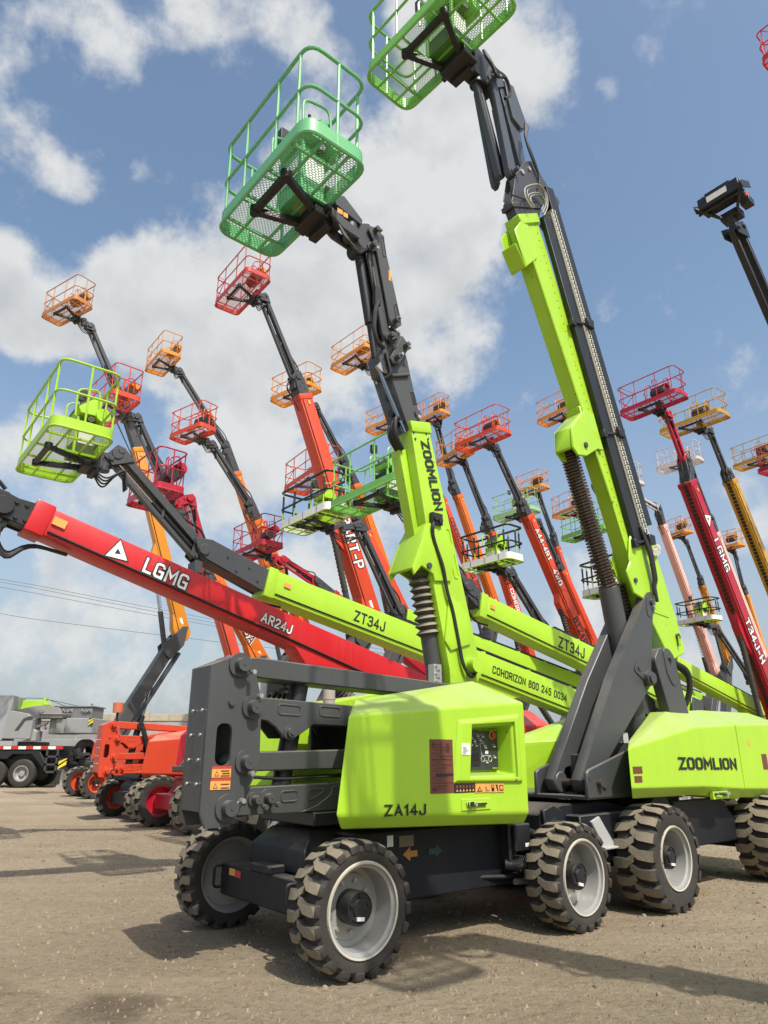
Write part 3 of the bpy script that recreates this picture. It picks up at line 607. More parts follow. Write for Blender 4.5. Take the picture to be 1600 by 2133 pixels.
def artic(t, ck, arm, rim, hero=True, axle=NAVY, tyre='solid'):
    m = pm(ck)
    # chassis
    b = MB(); b.box(.32, 2.02, .42, 1.66, .33, .82); b.box(-.12, .16, .42, 1.76, .30, .54)
    b.loft([[(-.02, .62, .55), (-.02, 1.46, .55), (-.02, 1.46, .71), (-.02, .62, .71)], [(.10, .62, .55), (.10, 1.46, .55), (.10, 1.34, .84), (.10, .74, .84)], [(.55, .62, .55), (.55, 1.46, .55), (.55, 1.34, .84), (.55, .74, .84)]])
    b.box(-.16, .20, .9, 1.2, .535, .60); b.box(2.2, 2.44, .4, 1.7, .32, .52); b.box(1.9, 2.3, .6, 1.5, .36, .70); b.cyl((1.1, 1.03, .8), (1.1, 1.03, .90), .52, n=32)
    for y in (.46, 1.62): b.tube(fillet([(-.13, y + .1, .36), (-.20, y + .1, .36), (-.20, y + .1, .52), (-.13, y + .1, .52)], .03, 3, False), .012, 6)
    b.cyl((.07, .18, .41), (.07, 1.95, .41), .10, n=14); b.cyl((2.32, .05, .41), (2.32, 1.95, .41), .09, n=14)
    b.cyl((1.95, .30, .47), (2.28, .30, .46), .04, n=10); b.cyl((1.95, .34, .36), (2.25, .32, .35), .025, n=8, mi=1)
    ch = b.obj('chassis', [axle, STEEL], t, .012)
    if hero:
        a = MB()
        for x0, s, mi in ((.76, -1, 0), (1.03, 1, 1)):
            x1 = x0 + .15; ar = [(-.075, .022), (.0, .022), (.0, .05), (.075, 0), (.0, -.05), (.0, -.022), (-.075, -.022)]
            a.prism([(x0 + .07 + s * p, .655 + q) for p, q in ar], .414, .424, mi)
        a.obj('direction_arrow', [mat('orange_arrow', (.42, .18, .025)), mat('green_arrow', (.012, .045, .035))], ch)
        plate(ch, 'sticker', [PAPER, mat('tan_sticker', (.16, .12, .07))], [(.60, .66, .72, .80, 0), (.72, .87, .71, .79, 1)], .42)
        decal_sheet(ch, -.11, .0, .44, .50, -.0, STORG, 2) if False else None
        e = MB(); e.box(1.90, 2.10, .26, .36, .60, .82); e.box(1.86, 1.90, .30, .5, .5, .82); e.obj('control_valve_box', [BLACK], ch, .01)
        plate(ch, 'sticker', [PAPER], [(2.02, 2.08, .635, .665, 0)], .26)
        h = MB(); h.tube(fillet([(1.86, .36, .50), (1.98, .22, .49), (2.10, .16, .58), (2.16, .22, .72), (2.2, .5, .74)], .15, 5, False), .04, 10)
        for k in range(14): p = along((1.90, .30, .495), (2.08, .17, .57), k / 13); h.cyl(p, p + Vector((.006, -.004, .003)), .044, n=10)
        h.tube(fillet([(1.5, .46, .42), (1.95, .36, .40), (2.2, .5, .42)], .1, 3, False), .018, 6)
        h.obj('hydraulic_hose', [HOSE], ch)
        plate(ch, 'yellow_tag', [YEL], [(1.93, 2.02, .455, .49, 0)], .255)
        a = MB(); a.box(-.1245, -.12, 1.50, 1.60, .46, .51); a.obj('sticker', [STORG], ch)
        a = MB(); a.box(-.126, -.121, 1.40, 1.50, .455, .505); a.obj('sticker', [STRED], ch)
    for x, y, far in ((.07, .16, 0), (.07, 2.05, 1), (2.32, .05, 0), (2.32, 1.98, 1)): wheel(t, x, y, .425, .32, rim, 20 if hero else 14, tyre, 3 if (x > 1 and hero) else 0, far, .1 + x * .06)
    # covers either side of the arms
    for sd in (0, 1):
        Y = lambda y: y if not sd else 2.06 - y
        A, B, Cc, D = (-.126, .996), (1.891, .925), (1.908, 1.839), (-.026, 1.669)
        c = MB()
        L_ = [(-.03, Y(.15), .90), (A[0], Y(.08), A[1]), (D[0], Y(.08), D[1]), (.27, Y(.42), 1.81), (.40, Y(.60), 1.81), (.34, Y(.60), .90)]
        R_ = [(1.90, Y(.15), .836), (B[0], Y(.08), B[1]), (Cc[0], Y(.08), Cc[1]), (1.70, Y(.50), 2.045), (1.70, Y(.60), 2.045), (1.90, Y(.60), .84)]
        if sd or not hero:
            c.loft([L_, R_])
        else:
            H = [(1.20, 1.23), (1.728, 1.23), (1.725, 1.645), (1.235, 1.61)]; G = [(1.225, 1.25), (1.705, 1.25), (1.70, 1.62), (1.255, 1.59)]
            vs = L_ + R_; f = [(0, 5, 4, 3, 2, 1), (6, 7, 8, 9, 10, 11), (0, 1, 7, 6), (2, 3, 9, 8), (3, 4, 10, 9), (4, 5, 11, 10), (5, 0, 6, 11)]
            vs = vs + [(x, .08, z) for x, z in H] + [(x, .25, z) for x, z in G]
            f += [(1, 12, 13, 7), (7, 13, 14, 8), (8, 14, 15, 2), (2, 15, 12, 1), (12, 16, 17, 13), (13, 17, 18, 14), (14, 18, 19, 15), (15, 19, 16, 12), (16, 19, 18, 17)]
            c.add(vs, f)
        co = c.obj('side_cover', [m], t, .022, seg=3)
        if sd or not hero: continue
        fr = MB(); O_ = [(1.0, 1.18), (1.82, 1.165), (1.82, 1.735), (1.07, 1.665)]; I_ = [(1.17, 1.215), (1.75, 1.215), (1.745, 1.665), (1.215, 1.63)]
        fr.add([(x, .078, z) for x, z in O_] + [(x + (.03 if i in (0, 3) else -.03), .055, z + (.02 if i < 2 else -.03)) for i, (x, z) in enumerate(O_)] + [(x, .055, z) for x, z in I_] + [(x, .078, z) for x, z in I_],
               [(i, (i + 1) % 4, 4 + (i + 1) % 4, 4 + i) for i in range(4)] + [(4 + i, 4 + (i + 1) % 4, 8 + (i + 1) % 4, 8 + i) for i in range(4)] + [(8 + i, 8 + (i + 1) % 4, 12 + (i + 1) % 4, 12 + i) for i in range(4)])
        fr.obj('panel_surround', [m], co, .012, seg=2)
        p = MB(); pz = lambda x: 1.27
        p.box(1.32, 1.69, .225, .245, 1.27, 1.59, 0); p.box(1.335, 1.455, .215, .23, 1.31, 1.42, 1); p.box(1.345, 1.445, .212, .22, 1.345, 1.41, 3)
        p.cyl((1.625, .225, 1.555), (1.625, .195, 1.555), .028, n=16, mi=2); p.cyl((1.625, .226, 1.555), (1.625, .221, 1.555), .036, n=16, mi=4)
        rr = random.Random(5)
        for x, z in ((1.36, 1.53), (1.40, 1.50), (1.44, 1.545), (1.47, 1.51), (1.36, 1.47), (1.42, 1.465), (1.52, 1.465), (1.53, 1.45), (1.64, 1.46), (1.64, 1.37), (1.54, 1.33), (1.50, 1.54)):
            p.cyl((x, .225, z), (x, .205, z), .007, n=8, mi=5); p.box(x - .018, x + .016, .2235, .2255, z + .014, z + .019, 6)
        for a in (1.50, 1.59): p.tube([(a + .022 * math.cos(k * .698), .224, 1.36 + .022 * math.sin(k * .698)) for k in range(9)], .002, 4, 5, True)
        p.box(1.49, 1.60, .2235, .2255, 1.385, 1.39, 5); p.box(1.53, 1.57, .2235, .2255, 1.40, 1.43, 5); p.tube([(1.49, .224, 1.39), (1.47, .224, 1.48), (1.52, .224, 1.50)], .002, 4, 5)
        cp = p.obj('control_panel', [mat('panel_face', (.035, .036, .038), rough=.4), BLACK, LENSR, mat('screen', (.006, .007, .010), rough=.12), YEL, PAPER, mat('pale_yellow_mark', (.55, .6, .2))], co, .002)
        letters(cp, 'ZOOMLION', .008, (1.64, .222, 1.285), (1, 0, 0), YEL, sx=1.2)
        hd_ = MB(); hd_.box(1.08, 1.41, .072, .082, .972, 1.062, 0); hd_.box(1.13, 1.34, .06, .078, 1.0, 1.04, 1); hd_.box(1.14, 1.20, .045, .07, 1.0, 1.045, 1); hd_.cyl((1.22, .062, 1.02), (1.22, .045, 1.02), .016, n=10, mi=2); hd_.box(1.2, 1.35, .05, .062, 1.012, 1.034, 1)
        hd_.obj('door_handle', [m, BLACK, STEEL], co, .006)
        plate(co, 'sticker', [STBRN, BLACK], [(.755, 1.005, 1.11, 1.51, 0), (.82, 1.0, 1.235, 1.255, 1)], .08)
        b = MB(); y = .0755
        for k in range(16): b.box(.78 + .03 * (k % 2), .78 + .03 + .07 + .06 * ((k * 7) % 3), y - .0005, y + .002, 1.14 + .022 * k, 1.144 + .022 * k)
        b.box(.875, .878, y - .0005, y + .002, 1.36, 1.49); b.box(.77, .99, y - .0005, y + .002, 1.355, 1.358)
        b.prism([(.775, 1.13), (.815, 1.13), (.795, 1.165)], y - .0006, y + .002); b.prism([(.775, 1.46), (.815, 1.46), (.795, 1.495)], y - .0006, y + .002); b.box(.93, .965, y - .0006, y + .002, 1.41, 1.48)
        b.obj('sticker_print', [mat('sticker_print', (.05, .018, .012))], co)
        plate(co, 'sticker', [BLACK, STBRN, STRED, STORG], [(1.008, 1.24, 1.108, 1.178, 0), (1.243, 1.41, 1.104, 1.174, 3), (1.243, 1.41, 1.152, 1.1745, 2), (1.413, 1.585, 1.10, 1.172, 3)], .08)
        b = MB(); y = .0745
        for k in range(6): x = 1.025 + k * .036; b.prism([(x, 1.118), (x + .024, 1.118), (x + .012, 1.136)], y - .001, y, 1); b.box(x, x + .024, y - .001, y, 1.142, 1.165, 0)
        b.prism([(1.26, 1.112), (1.32, 1.112), (1.29, 1.15)], y - .003, y, 2); b.prism([(1.275, 1.118), (1.305, 1.118), (1.29, 1.138)], y - .004, y, 3); b.box(1.36, 1.368, y - .003, y, 1.112, 1.148, 2); b.box(1.38, 1.392, y - .003, y, 1.112, 1.122, 2)
        b.box(1.43, 1.46, y - .003, y, 1.11, 1.16, 2); b.box(1.437, 1.453, y - .004, y, 1.138, 1.154, 3); b.prism([(1.48, 1.16), (1.50, 1.11), (1.51, 1.11), (1.50, 1.16)], y - .003, y, 2); b.box(1.525, 1.57, y - .003, y, 1.112, 1.155, 2); b.box(1.532, 1.563, y - .004, y, 1.12, 1.148, 3)
        b.obj('sticker_print', [STBRN, STORG, BLACK, STORG], co)
        decal_sheet(co, 1.08, 1.176, 1.392, 1.481, .0535, PAPER, 8, mat('grey_print', (.3, .3, .3)))
        letters(co, 'ZA14J', .066, (.50, .078, 1.008), (1, 0, -.02), INK, sx=1.52, w=.2)
    # link plate and folded arms
    b = MB(); y0 = .62
    out = [(-.878, 2.015), (-.686, 2.099), (-.571, 2.089), (-.52, 2.006), (-.452, 1.785), (-.442, 1.366), (-.462, 1.272), (-.616, .977), (-.652, .921), (-.832, .916), (-.879, 1.023)]
    slot = fil2([(-.80, 1.611), (-.678, 1.611), (-.678, 1.322), (-.80, 1.322)], .058, 4)
    for ya, yb in ((.62, .65), (.93, .96)):
        # plate with a long slot: left and right halves joined above and below it
        xs = -.739; top = max(z for _, z in slot); bot = min(z for _, z in slot)
        lh = [p for p in slot if p[0] <= xs]; rh = [p for p in slot if p[0] > xs]
        lh.sort(key=lambda p: p[1]); rh.sort(key=lambda p: p[1])
        b.prism([(-.879, 1.023), (-.832, .916), (xs, .918), (xs, bot)] + lh + [(xs, top), (xs, 2.076), (-.878, 2.015)], ya, yb)
        b.prism([(xs, .918)] + [(-.652, .921), (-.616, .977), (-.462, 1.272), (-.442, 1.366), (-.452, 1.785), (-.52, 2.006), (-.571, 2.089), (-.686, 2.099), (xs, 2.076), (xs, top)] + rh[::-1] + [(xs, bot)], ya, yb)
    b.prism([(-.879, 1.023), (-.862, 1.023), (-.862, 2.012), (-.878, 2.015)], .65, .93); b.prism([(-.878, 2.015), (-.86, 2.0), (-.70, 2.07), (-.70, 2.09)], .65, .93)
    b.box(-.886, -.878, .66, .80, 1.32, 1.56); b.pin(-.70, 1.758, .62, .03, .004, 0); b.cyl((-.70, .60, 1.758), (-.70, .66, 1.758), .024, n=14)
    pinset(b, [((-.652, 2.03), (-.582, 1.977), .052), ((-.53, 1.731), (-.513, 1.808), .048), ((-.559, 1.345), (-.547, 1.269), .048), ((-.681, 1.042), (-.606, 1.089), .052)], .62)
    for z in (1.36, 1.53, 1.70, 1.2):
        for y in (.70, .86): b.cyl((-.882, y, z), (-.895, y, z), .012, n=6, mi=1)
    lp = b.obj('link_plate', [arm, STEEL], t, .007)
    if hero:
        decal_sheet(lp, -.815, -.668, 1.243, 1.318, .618, STORG, 3, STBRN, STRED); decal_sheet(lp, -.82, -.668, 1.163, 1.238, .618, STORG, 2, STBRN, STRED)
    b = MB(); b.prism([(-.62, 2.09), (-.493, 2.106), (1.75, 2.015), (1.75, 1.88), (1.112, 1.90), (-.445, 1.948), (-.60, 1.97)], .655, .925); b.cyl((-.652, .65, 2.03), (-.652, .93, 2.03), .085, n=20)
    b.cyl((1.72, .60, 1.95), (1.72, .98, 1.95), .1, n=16); b.obj('upper_arm', [arm], t, .01)
    b = MB(); a2 = [(-.60, 1.80), (-.39, 1.807), (.60, 1.776), (.60, 1.61), (.05, 1.622), (-.007, 1.585), (-.12, 1.516), (-.215, 1.515), (-.294, 1.595), (-.37, 1.639), (-.60, 1.655)]
    for ya, yb in ((.66, .69), (.89, .92)): b.prism(a2, ya, yb)
    b.box(-.4, .6, .69, .89, 1.76, 1.78); b.pin(-.17, 1.555, .66, .055, .012, n=24); b.pin(-.17, 1.555, .648, .035, .03, n=20); b.pin(-.17, 1.555, .618, .018, .01, n=12)
    for x0 in (-.28, .10):
        b.tube([V3(p, .658) for p in fil2([(x0, 1.765), (x0 + .20, 1.757), (x0 + .20, 1.685), (x0, 1.69)], .025, 3)], .006, 5, 0, True)
    b.obj('middle_arm', [arm], t, .006)
    b = MB(); b.prism([(-.60, 1.415), (-.374, 1.418), (.60, 1.44), (.60, 1.288), (-.382, 1.28), (-.60, 1.275)], .665, .915); b.cyl((-.559, .655, 1.345), (-.559, .92, 1.345), .075, n=18); b.obj('tension_arm', [arm], t, .01)
    b = MB(); b.prism([(-.76, 1.10), (-.463, 1.17), (.60, 1.188), (.60, .98), (-.568, .983), (-.74, .975)], .66, .92); b.cyl((-.681, .655, 1.042), (-.681, .925, 1.042), .085, n=18)
    pinset(b, [((-.451, 1.088), (-.399, 1.038), .028), ((-.343, 1.095), (-.292, 1.050), .034)], .66)
    b.tube([V3(p, .658) for p in fil2([(-.22, 1.135), (-.08, 1.138), (-.08, 1.065), (-.22, 1.062)], .025, 3)], .006, 5, 0, True)
    b.tube([V3(p, .658) for p in fil2([(.02, 1.14), (.17, 1.142), (.14, 1.11), (.02, 1.06)], .02, 3)], .006, 5, 0, True)
    b.prism([(-.05, .985), (.10, 1.03), (.22, 1.10), (.24, 1.165), (.6, 1.17), (.6, .985)], .652, .662)
    b.obj('lower_arm', [arm], t, .008)
    b = MB(); a, z = Vector((-.16, .79, 1.12)), Vector((-.02, .79, 1.93)); b.cyl(a, z, .075, n=18); b.cyl(z, z + (z - a) * .1, .045, n=12, mi=1); b.pin(-.19, 1.16, .75, .07, .03); b.obj('lift_cylinder', [BLACK, CHROME], t)
    b = MB(); b.box(.05, 1.85, .62, 1.44, .88, .98); b.box(.25, 1.5, 1.0, 1.05, 1.3, 1.66)
    for k in range(4): b.cyl((.36 + .13 * k, .99, 1.56), (.36 + .13 * k, 1.005, 1.56), .035, n=14, mi=1)
    b.box(.0, .8, 1.0, 1.3, 1.67, 1.72); b.cyl((.45, .9, 1.73), (.62, .9, 1.76), .015, n=8, mi=2); b.box(1.3, 2.0, .62, 1.44, .95, 1.75)
    b.obj('turntable', [BLACK, mat('recess_black', (.004, .004, .004)), LGREY], t, .01)
    if hero:                                          # valves, filter and hoses behind the folded arms
        b = MB(); b.box(-.20, .02, 1.0, 1.12, 1.84, 1.98); rnd = random.Random(2)
        for k in range(12): x = -.18 + .18 * rnd.random(); z = 1.86 + .1 * rnd.random(); b.cyl((x, 1.0, z), (x, .95, z), .014, n=8, mi=1)
        b.obj('valve_block', [SILV, STEEL], t, .006)
        b = MB(); b.cyl((.52, 1.15, 1.74), (.52, 1.15, 1.95), .055, n=18); b.cyl((.52, 1.15, 1.86), (.52, 1.15, 1.87), .058, n=18); b.obj('oil_filter', [mat('filter_beige', (.48, .44, .36))], t)
        b = MB()
        for k in range(5): b.tube(fillet([(-.16 + .04 * k, .98, 1.88), (-.24 + .05 * k, .94, 1.80 - .02 * k), (.05 + .05 * k, .95, 1.70), (.3, 1.0, 1.62 - .03 * k), (.6, 1.0, 1.5)], .1, 4, False), .012, 6)
        for k in range(3): b.tube(fillet([(-.55, .68 + .05 * k, 1.22), (-.45, .70 + .05 * k, 1.24), (-.2, .72 + .05 * k, 1.22), (.5, .72 + .05 * k, 1.24)], .08, 3, False), .014, 6)
        b.obj('hydraulic_hose', [HOSE], t)

def hero_za(label):
    o = (-.185, 5.232); t = thing('articulating_boom_lift', label, 'boom lift', (o[0], o[1], 0), R(38.5), 'lime boom lifts')
    artic(t, 'lime', GREY, RIMW); m = pm('lime')
    # main boom
    b = MB(); b.prism([(1.229, 4.668), (1.488, 4.724), (2.145, 2.17), (1.99, 1.97), (1.70, 1.98), (1.692, 2.18), (1.487, 3.079), (1.429, 3.572)], .80, 1.13)
    b.prism([(1.17, 4.42), (1.30, 4.46), (1.50, 3.52), (1.37, 3.50)], .92, 1.06); b.prism([(1.215, 4.72), (1.50, 4.78), (1.525, 4.66), (1.245, 4.60)], .785, 1.145)
    b.prism([(1.60, 3.70), (1.44, 3.62), (1.35, 3.475), (1.204, 3.12), (1.23, 3.05), (1.33, 3.16), (1.48, 3.10), (1.501, 3.03), (1.732, 3.06), (1.79, 3.40)], .772, .80); b.prism([(1.60, 3.70), (1.44, 3.62), (1.35, 3.475), (1.204, 3.12), (1.23, 3.05), (1.33, 3.16), (1.48, 3.10), (1.501, 3.03), (1.732, 3.06), (1.79, 3.40)], 1.13, 1.158)
    b.prism([(1.50, 3.80), (1.35, 3.475), (1.204, 3.12), (1.25, 3.11), (1.40, 3.46)], .80, 1.13)
    b.prism([(1.70, 2.92), (1.62, 2.45), (1.70, 2.36), (1.98, 2.45), (1.95, 2.75)], .775, .80)
    b.pin(1.975, 2.235, .80, .085, .02, n=24); b.pin(1.975, 2.235, .78, .075, .09, n=24); b.pin(1.42, 3.17, .772, .03, .02, 1)
    for x, z in ((1.27, 4.60), (1.45, 4.64), (1.29, 4.53), (1.47, 4.575)): b.pin(x, z, .80, .012, .012, 1, 8)
    for x, z in ((1.86, 2.83), (1.90, 2.53)): b.pin(x, z, .80, .035, .012)
    b.tube([V3(p, .798) for p in fil2([(1.69, 3.62), (1.74, 3.62), (1.86, 3.12), (1.80, 3.10)], .03, 3)], .007, 5, 0, True)
    bo = b.obj('boom', [m, DARK], t, .018, seg=2)
    letters(bo, 'ZOOMLION', .098, (1.512, .798, 4.17), (.183, 0, -.74), INK, sx=1.14, w=.24)
    h = MB(); h.tube(fillet([(1.50, .77, 3.66), (1.46, .74, 3.60), (1.47, .76, 3.50), (1.521, .765, 3.38), (1.60, .75, 3.18), (1.65, .765, 2.95), (1.721, .765, 2.775), (1.80, .765, 2.42), (1.84, .765, 2.22), (1.93, .74, 2.10), (2.02, .77, 2.17)], .08, 3, False), .018, 8)
    h.box(1.46, 1.60, .74, .79, 3.62, 3.74); h.pin(1.50, 3.68, .74, .028, .02); h.pin(1.56, 3.665, .74, .028, .02)
    h.obj('hose', [HOSE], bo)
    h = MB()
    for k in range(3): h.tube(fillet([(1.20, .88 + .05 * k, 4.72), (1.06, .84 + .05 * k, 4.75 - .04 * k), (1.05, .84 + .05 * k, 4.52), (1.20, .90 + .04 * k, 4.42)], .1, 4, False), .022, 7)
    h.obj('hose', [HOSE], bo)
    # grey inner boom, head and jib
    g = MB(); g.prism([(1.236, 4.62), (1.44, 4.66), (1.24, 5.431), (.994, 5.202)], .835, 1.10); g.box(1.215, 1.285, .826, .84, 5.03, 5.20, 1) if False else None
    g.prism([(1.255, 5.10), (1.315, 5.115), (1.36, 4.965), (1.295, 4.95)], .828, .84, 1)
    for x, z in ((1.055, 5.0), (1.10, 4.83)): g.cyl((x - .012, .96, z), (x + .03, .96, z + .01), .042, n=16, mi=1)
    g.pin(1.355, 4.86, .835, .04, .02); g.pin(1.365, 4.82, .835, .02, .03, 2)
    bx = g.obj('boom_extension', [GREY, BLACK, STEEL], bo, .01)
    g = MB(); g.prism([(1.266, 5.455), (1.15, 5.80), (1.03, 5.84), (.93, 5.62), (.85, 5.394), (.903, 5.209), (1.026, 5.213)], .86, 1.06)
    for ya, yb in ((.80, .83), (1.09, 1.12)): g.prism([(1.131, 5.733), (1.218, 5.654), (1.201, 5.562), (1.087, 5.35), (1.0, 5.33), (.955, 5.383), (.986, 5.436)], ya, yb)
    g.prism([(.994, 5.205), (1.235, 5.30), (1.24, 5.27), (1.0, 5.17)], .80, 1.12)
    pinset(g, [((1.165, 5.60), (1.175, 5.56), .03), ((1.04, 5.41), (1.06, 5.43), .03), ((1.0, 5.63), (1.02, 5.68), .03), ((1.02, 5.86), (1.04, 5.88), .03)], .82)
    g.obj('boom_head', [GREY, STEEL], t, .008)
    j = MB(); jr = [(.686, 6.985), (.757, 7.001), (.895, 6.951), (.911, 6.788), (1.133, 5.947), (1.141, 5.877), (1.036, 5.768), (.973, 5.82), (.766, 6.789), (.67, 6.922)]
    jr2 = [(.80, 6.97), (.895, 6.951), (.911, 6.788), (1.133, 5.947), (1.141, 5.877), (1.10, 5.83), (1.04, 5.94), (.84, 6.80)]
    j.prism(jr, .82, .845); j.prism(jr, 1.06, 1.085); j.prism([(.84, 6.88), (.90, 6.90), (1.12, 5.95), (1.06, 5.92)], .845, 1.06)
    jm_ = [(.702, 6.797), (.766, 6.738), (.80, 6.60), (1.0, 5.85), (1.06, 5.62), (.988, 5.55), (.90, 5.60), (.685, 6.60)]
    j.prism([(.72, 6.78), (.77, 6.74), (1.0, 5.80), (1.02, 5.62), (.95, 5.60), (.90, 5.70), (.70, 6.58)], .86, .90); j.prism([(.72, 6.78), (.77, 6.74), (1.0, 5.80), (1.02, 5.62), (.95, 5.60), (.90, 5.70), (.70, 6.58)], 1.0, 1.04)
    j.tube([V3(p, .818) for p in fil2([(.84, 6.92), (.88, 6.91), (.92, 6.68), (.88, 6.66)], .03, 3)], .006, 5, 0, True); j.tube([V3(p, .818) for p in fil2([(1.03, 6.1), (1.06, 6.12), (1.12, 5.92), (1.07, 5.88)], .03, 3)], .008, 5, 0, True)
    pinset(j, [((.72, 6.72), (.74, 6.66), .032), ((.97, 5.66), (.99, 5.62), .03), ((.76, 6.95), (.80, 6.94), .03)], .845)
    jo = j.obj('jib', [GREY, STEEL], t, .006)
    plate(jo, 'sticker', [STORG], [(.955, .99, 6.38, 6.52, 0)], .82)
    c = MB(); c.cyl((.638, .96, 6.66), (.80, .96, 5.82), .052, n=14); c.cyl((.80, .96, 5.82), (.874, .96, 5.42), .035, n=10); c.cyl((.60, .9, 6.67), (.60, 1.05, 6.67), .06, n=14); c.obj('jib_cylinder', [BLACK], jo)
    c = MB(); c.cyl((.86, .90, 5.30), (1.20, .86, 4.60), .022, n=8, mi=1); c.prism([(.83, 5.26), (.93, 5.42), (.99, 5.30), (.90, 5.22)], .86, .9, 0); c.obj('levelling_cylinder', [STEEL, mat('blue_chrome', (.2, .27, .36), rough=.2, metal=.9)], bo)
    h = MB(); h.tube(fillet([(.80, .80, 6.02), (.74, .78, 5.9), (.72, .78, 5.62), (.78, .80, 5.5), (.90, .84, 5.50)], .1, 4, False), .024, 8); h.box(.755, .83, .80, .85, 5.98, 6.20); h.tube([(.74, .88, 6.7), (.80, .85, 6.2)], .02, 7)
    h.tube(fillet([(.93, .84, 5.45), (1.0, .83, 5.2), (.92, .9, 5.15)], .08, 4, False), .018, 7)
    h.obj('hose', [HOSE], jo)
    r = MB(); r.prism([(.80, 7.0), (.70, 7.05), (.60, 7.0), (.55, 6.85), (.60, 6.72), (.72, 6.70), (.80, 6.80)], .86, 1.04); r.prism([(.62, 7.05), (.36, 7.24), (.24, 7.18), (.24, 7.06), (.40, 7.02), (.60, 6.97)], .86, 1.10); r.prism([(.62, 6.86), (.34, 6.92), (.20, 6.98), (.18, 6.88), (.34, 6.78), (.62, 6.74)], .84, .88)
    r.prism([(.62, 6.86), (.34, 6.92), (.20, 6.98), (.18, 6.88), (.34, 6.78), (.62, 6.74)], 1.04, 1.08); r.cyl((.52, .96, 6.78), (.52, .96, 7.06), .085, n=20, mi=1)
    r.cyl((.30, 1.02, 7.02), (.30, 1.02, 7.26), .10, n=20, mi=2); r.box(.12, .40, .9, 1.14, 6.88, 7.0); r.cyl((.62, .84, 6.72), (.62, 1.08, 6.72), .07, n=16)
    ro = r.obj('rotator', [DARK, GREY, CHROME], t, .008); plate(ro, 'sticker', [STORG], [(.27, .34, 6.96, 7.02, 0), (.35, .41, 6.95, 7.01, 0)], .858)
    h = MB()
    for k in range(3): h.tube(fillet([(.30, .86, 6.80), (.34 + .05 * k, .80, 6.62 - .03 * k), (.52, .80, 6.56 - .03 * k), (.66, .84, 6.66)], .08, 4, False), .016, 7)
    h.obj('hose', [HOSE], ro)
    basket(t, 1.80, .76, 'mint', 'mint', (-.22, 1.08, 7.02), 1.5)
    p = MB(); p.prism([(.0, 0), (.12, 0), (.12, .10), (.0, .10)], 0, .2); po = p.obj('foot_pedal', [STORG], None, .01); po.parent = t; po.location = (-.10, 1.0, 7.03)
    # boom lift cylinders with dust bellows
    c = MB(); c.cyl((1.66, .95, 1.95), (1.555, .95, 2.52), .082, n=18); bellows(c, (1.555, .95, 2.50), (1.44, .95, 3.14), .12, 9, 1, .62); c.box(1.50, 1.60, .82, .90, 2.02, 2.22, 2)
    for k in range(5): c.pin(1.53 + .03 * (k % 2), 2.06 + .035 * k, .82, .014, .03, 2, 8)
    c.obj('boom_cylinder', [DARK, BELLOW, STEEL], t)
    c = MB(); c.cyl((1.83, .98, 1.95), (1.75, .98, 2.40), .065, n=16); bellows(c, (1.75, .98, 2.38), (1.66, .98, 2.86), .085, 9, 1, .7); c.prism([(1.60, 2.86), (1.80, 2.82), (1.78, 2.74), (1.60, 2.78)], .9, 1.06, 0); c.obj('boom_cylinder', [DARK, BELLOW], t)
    return t

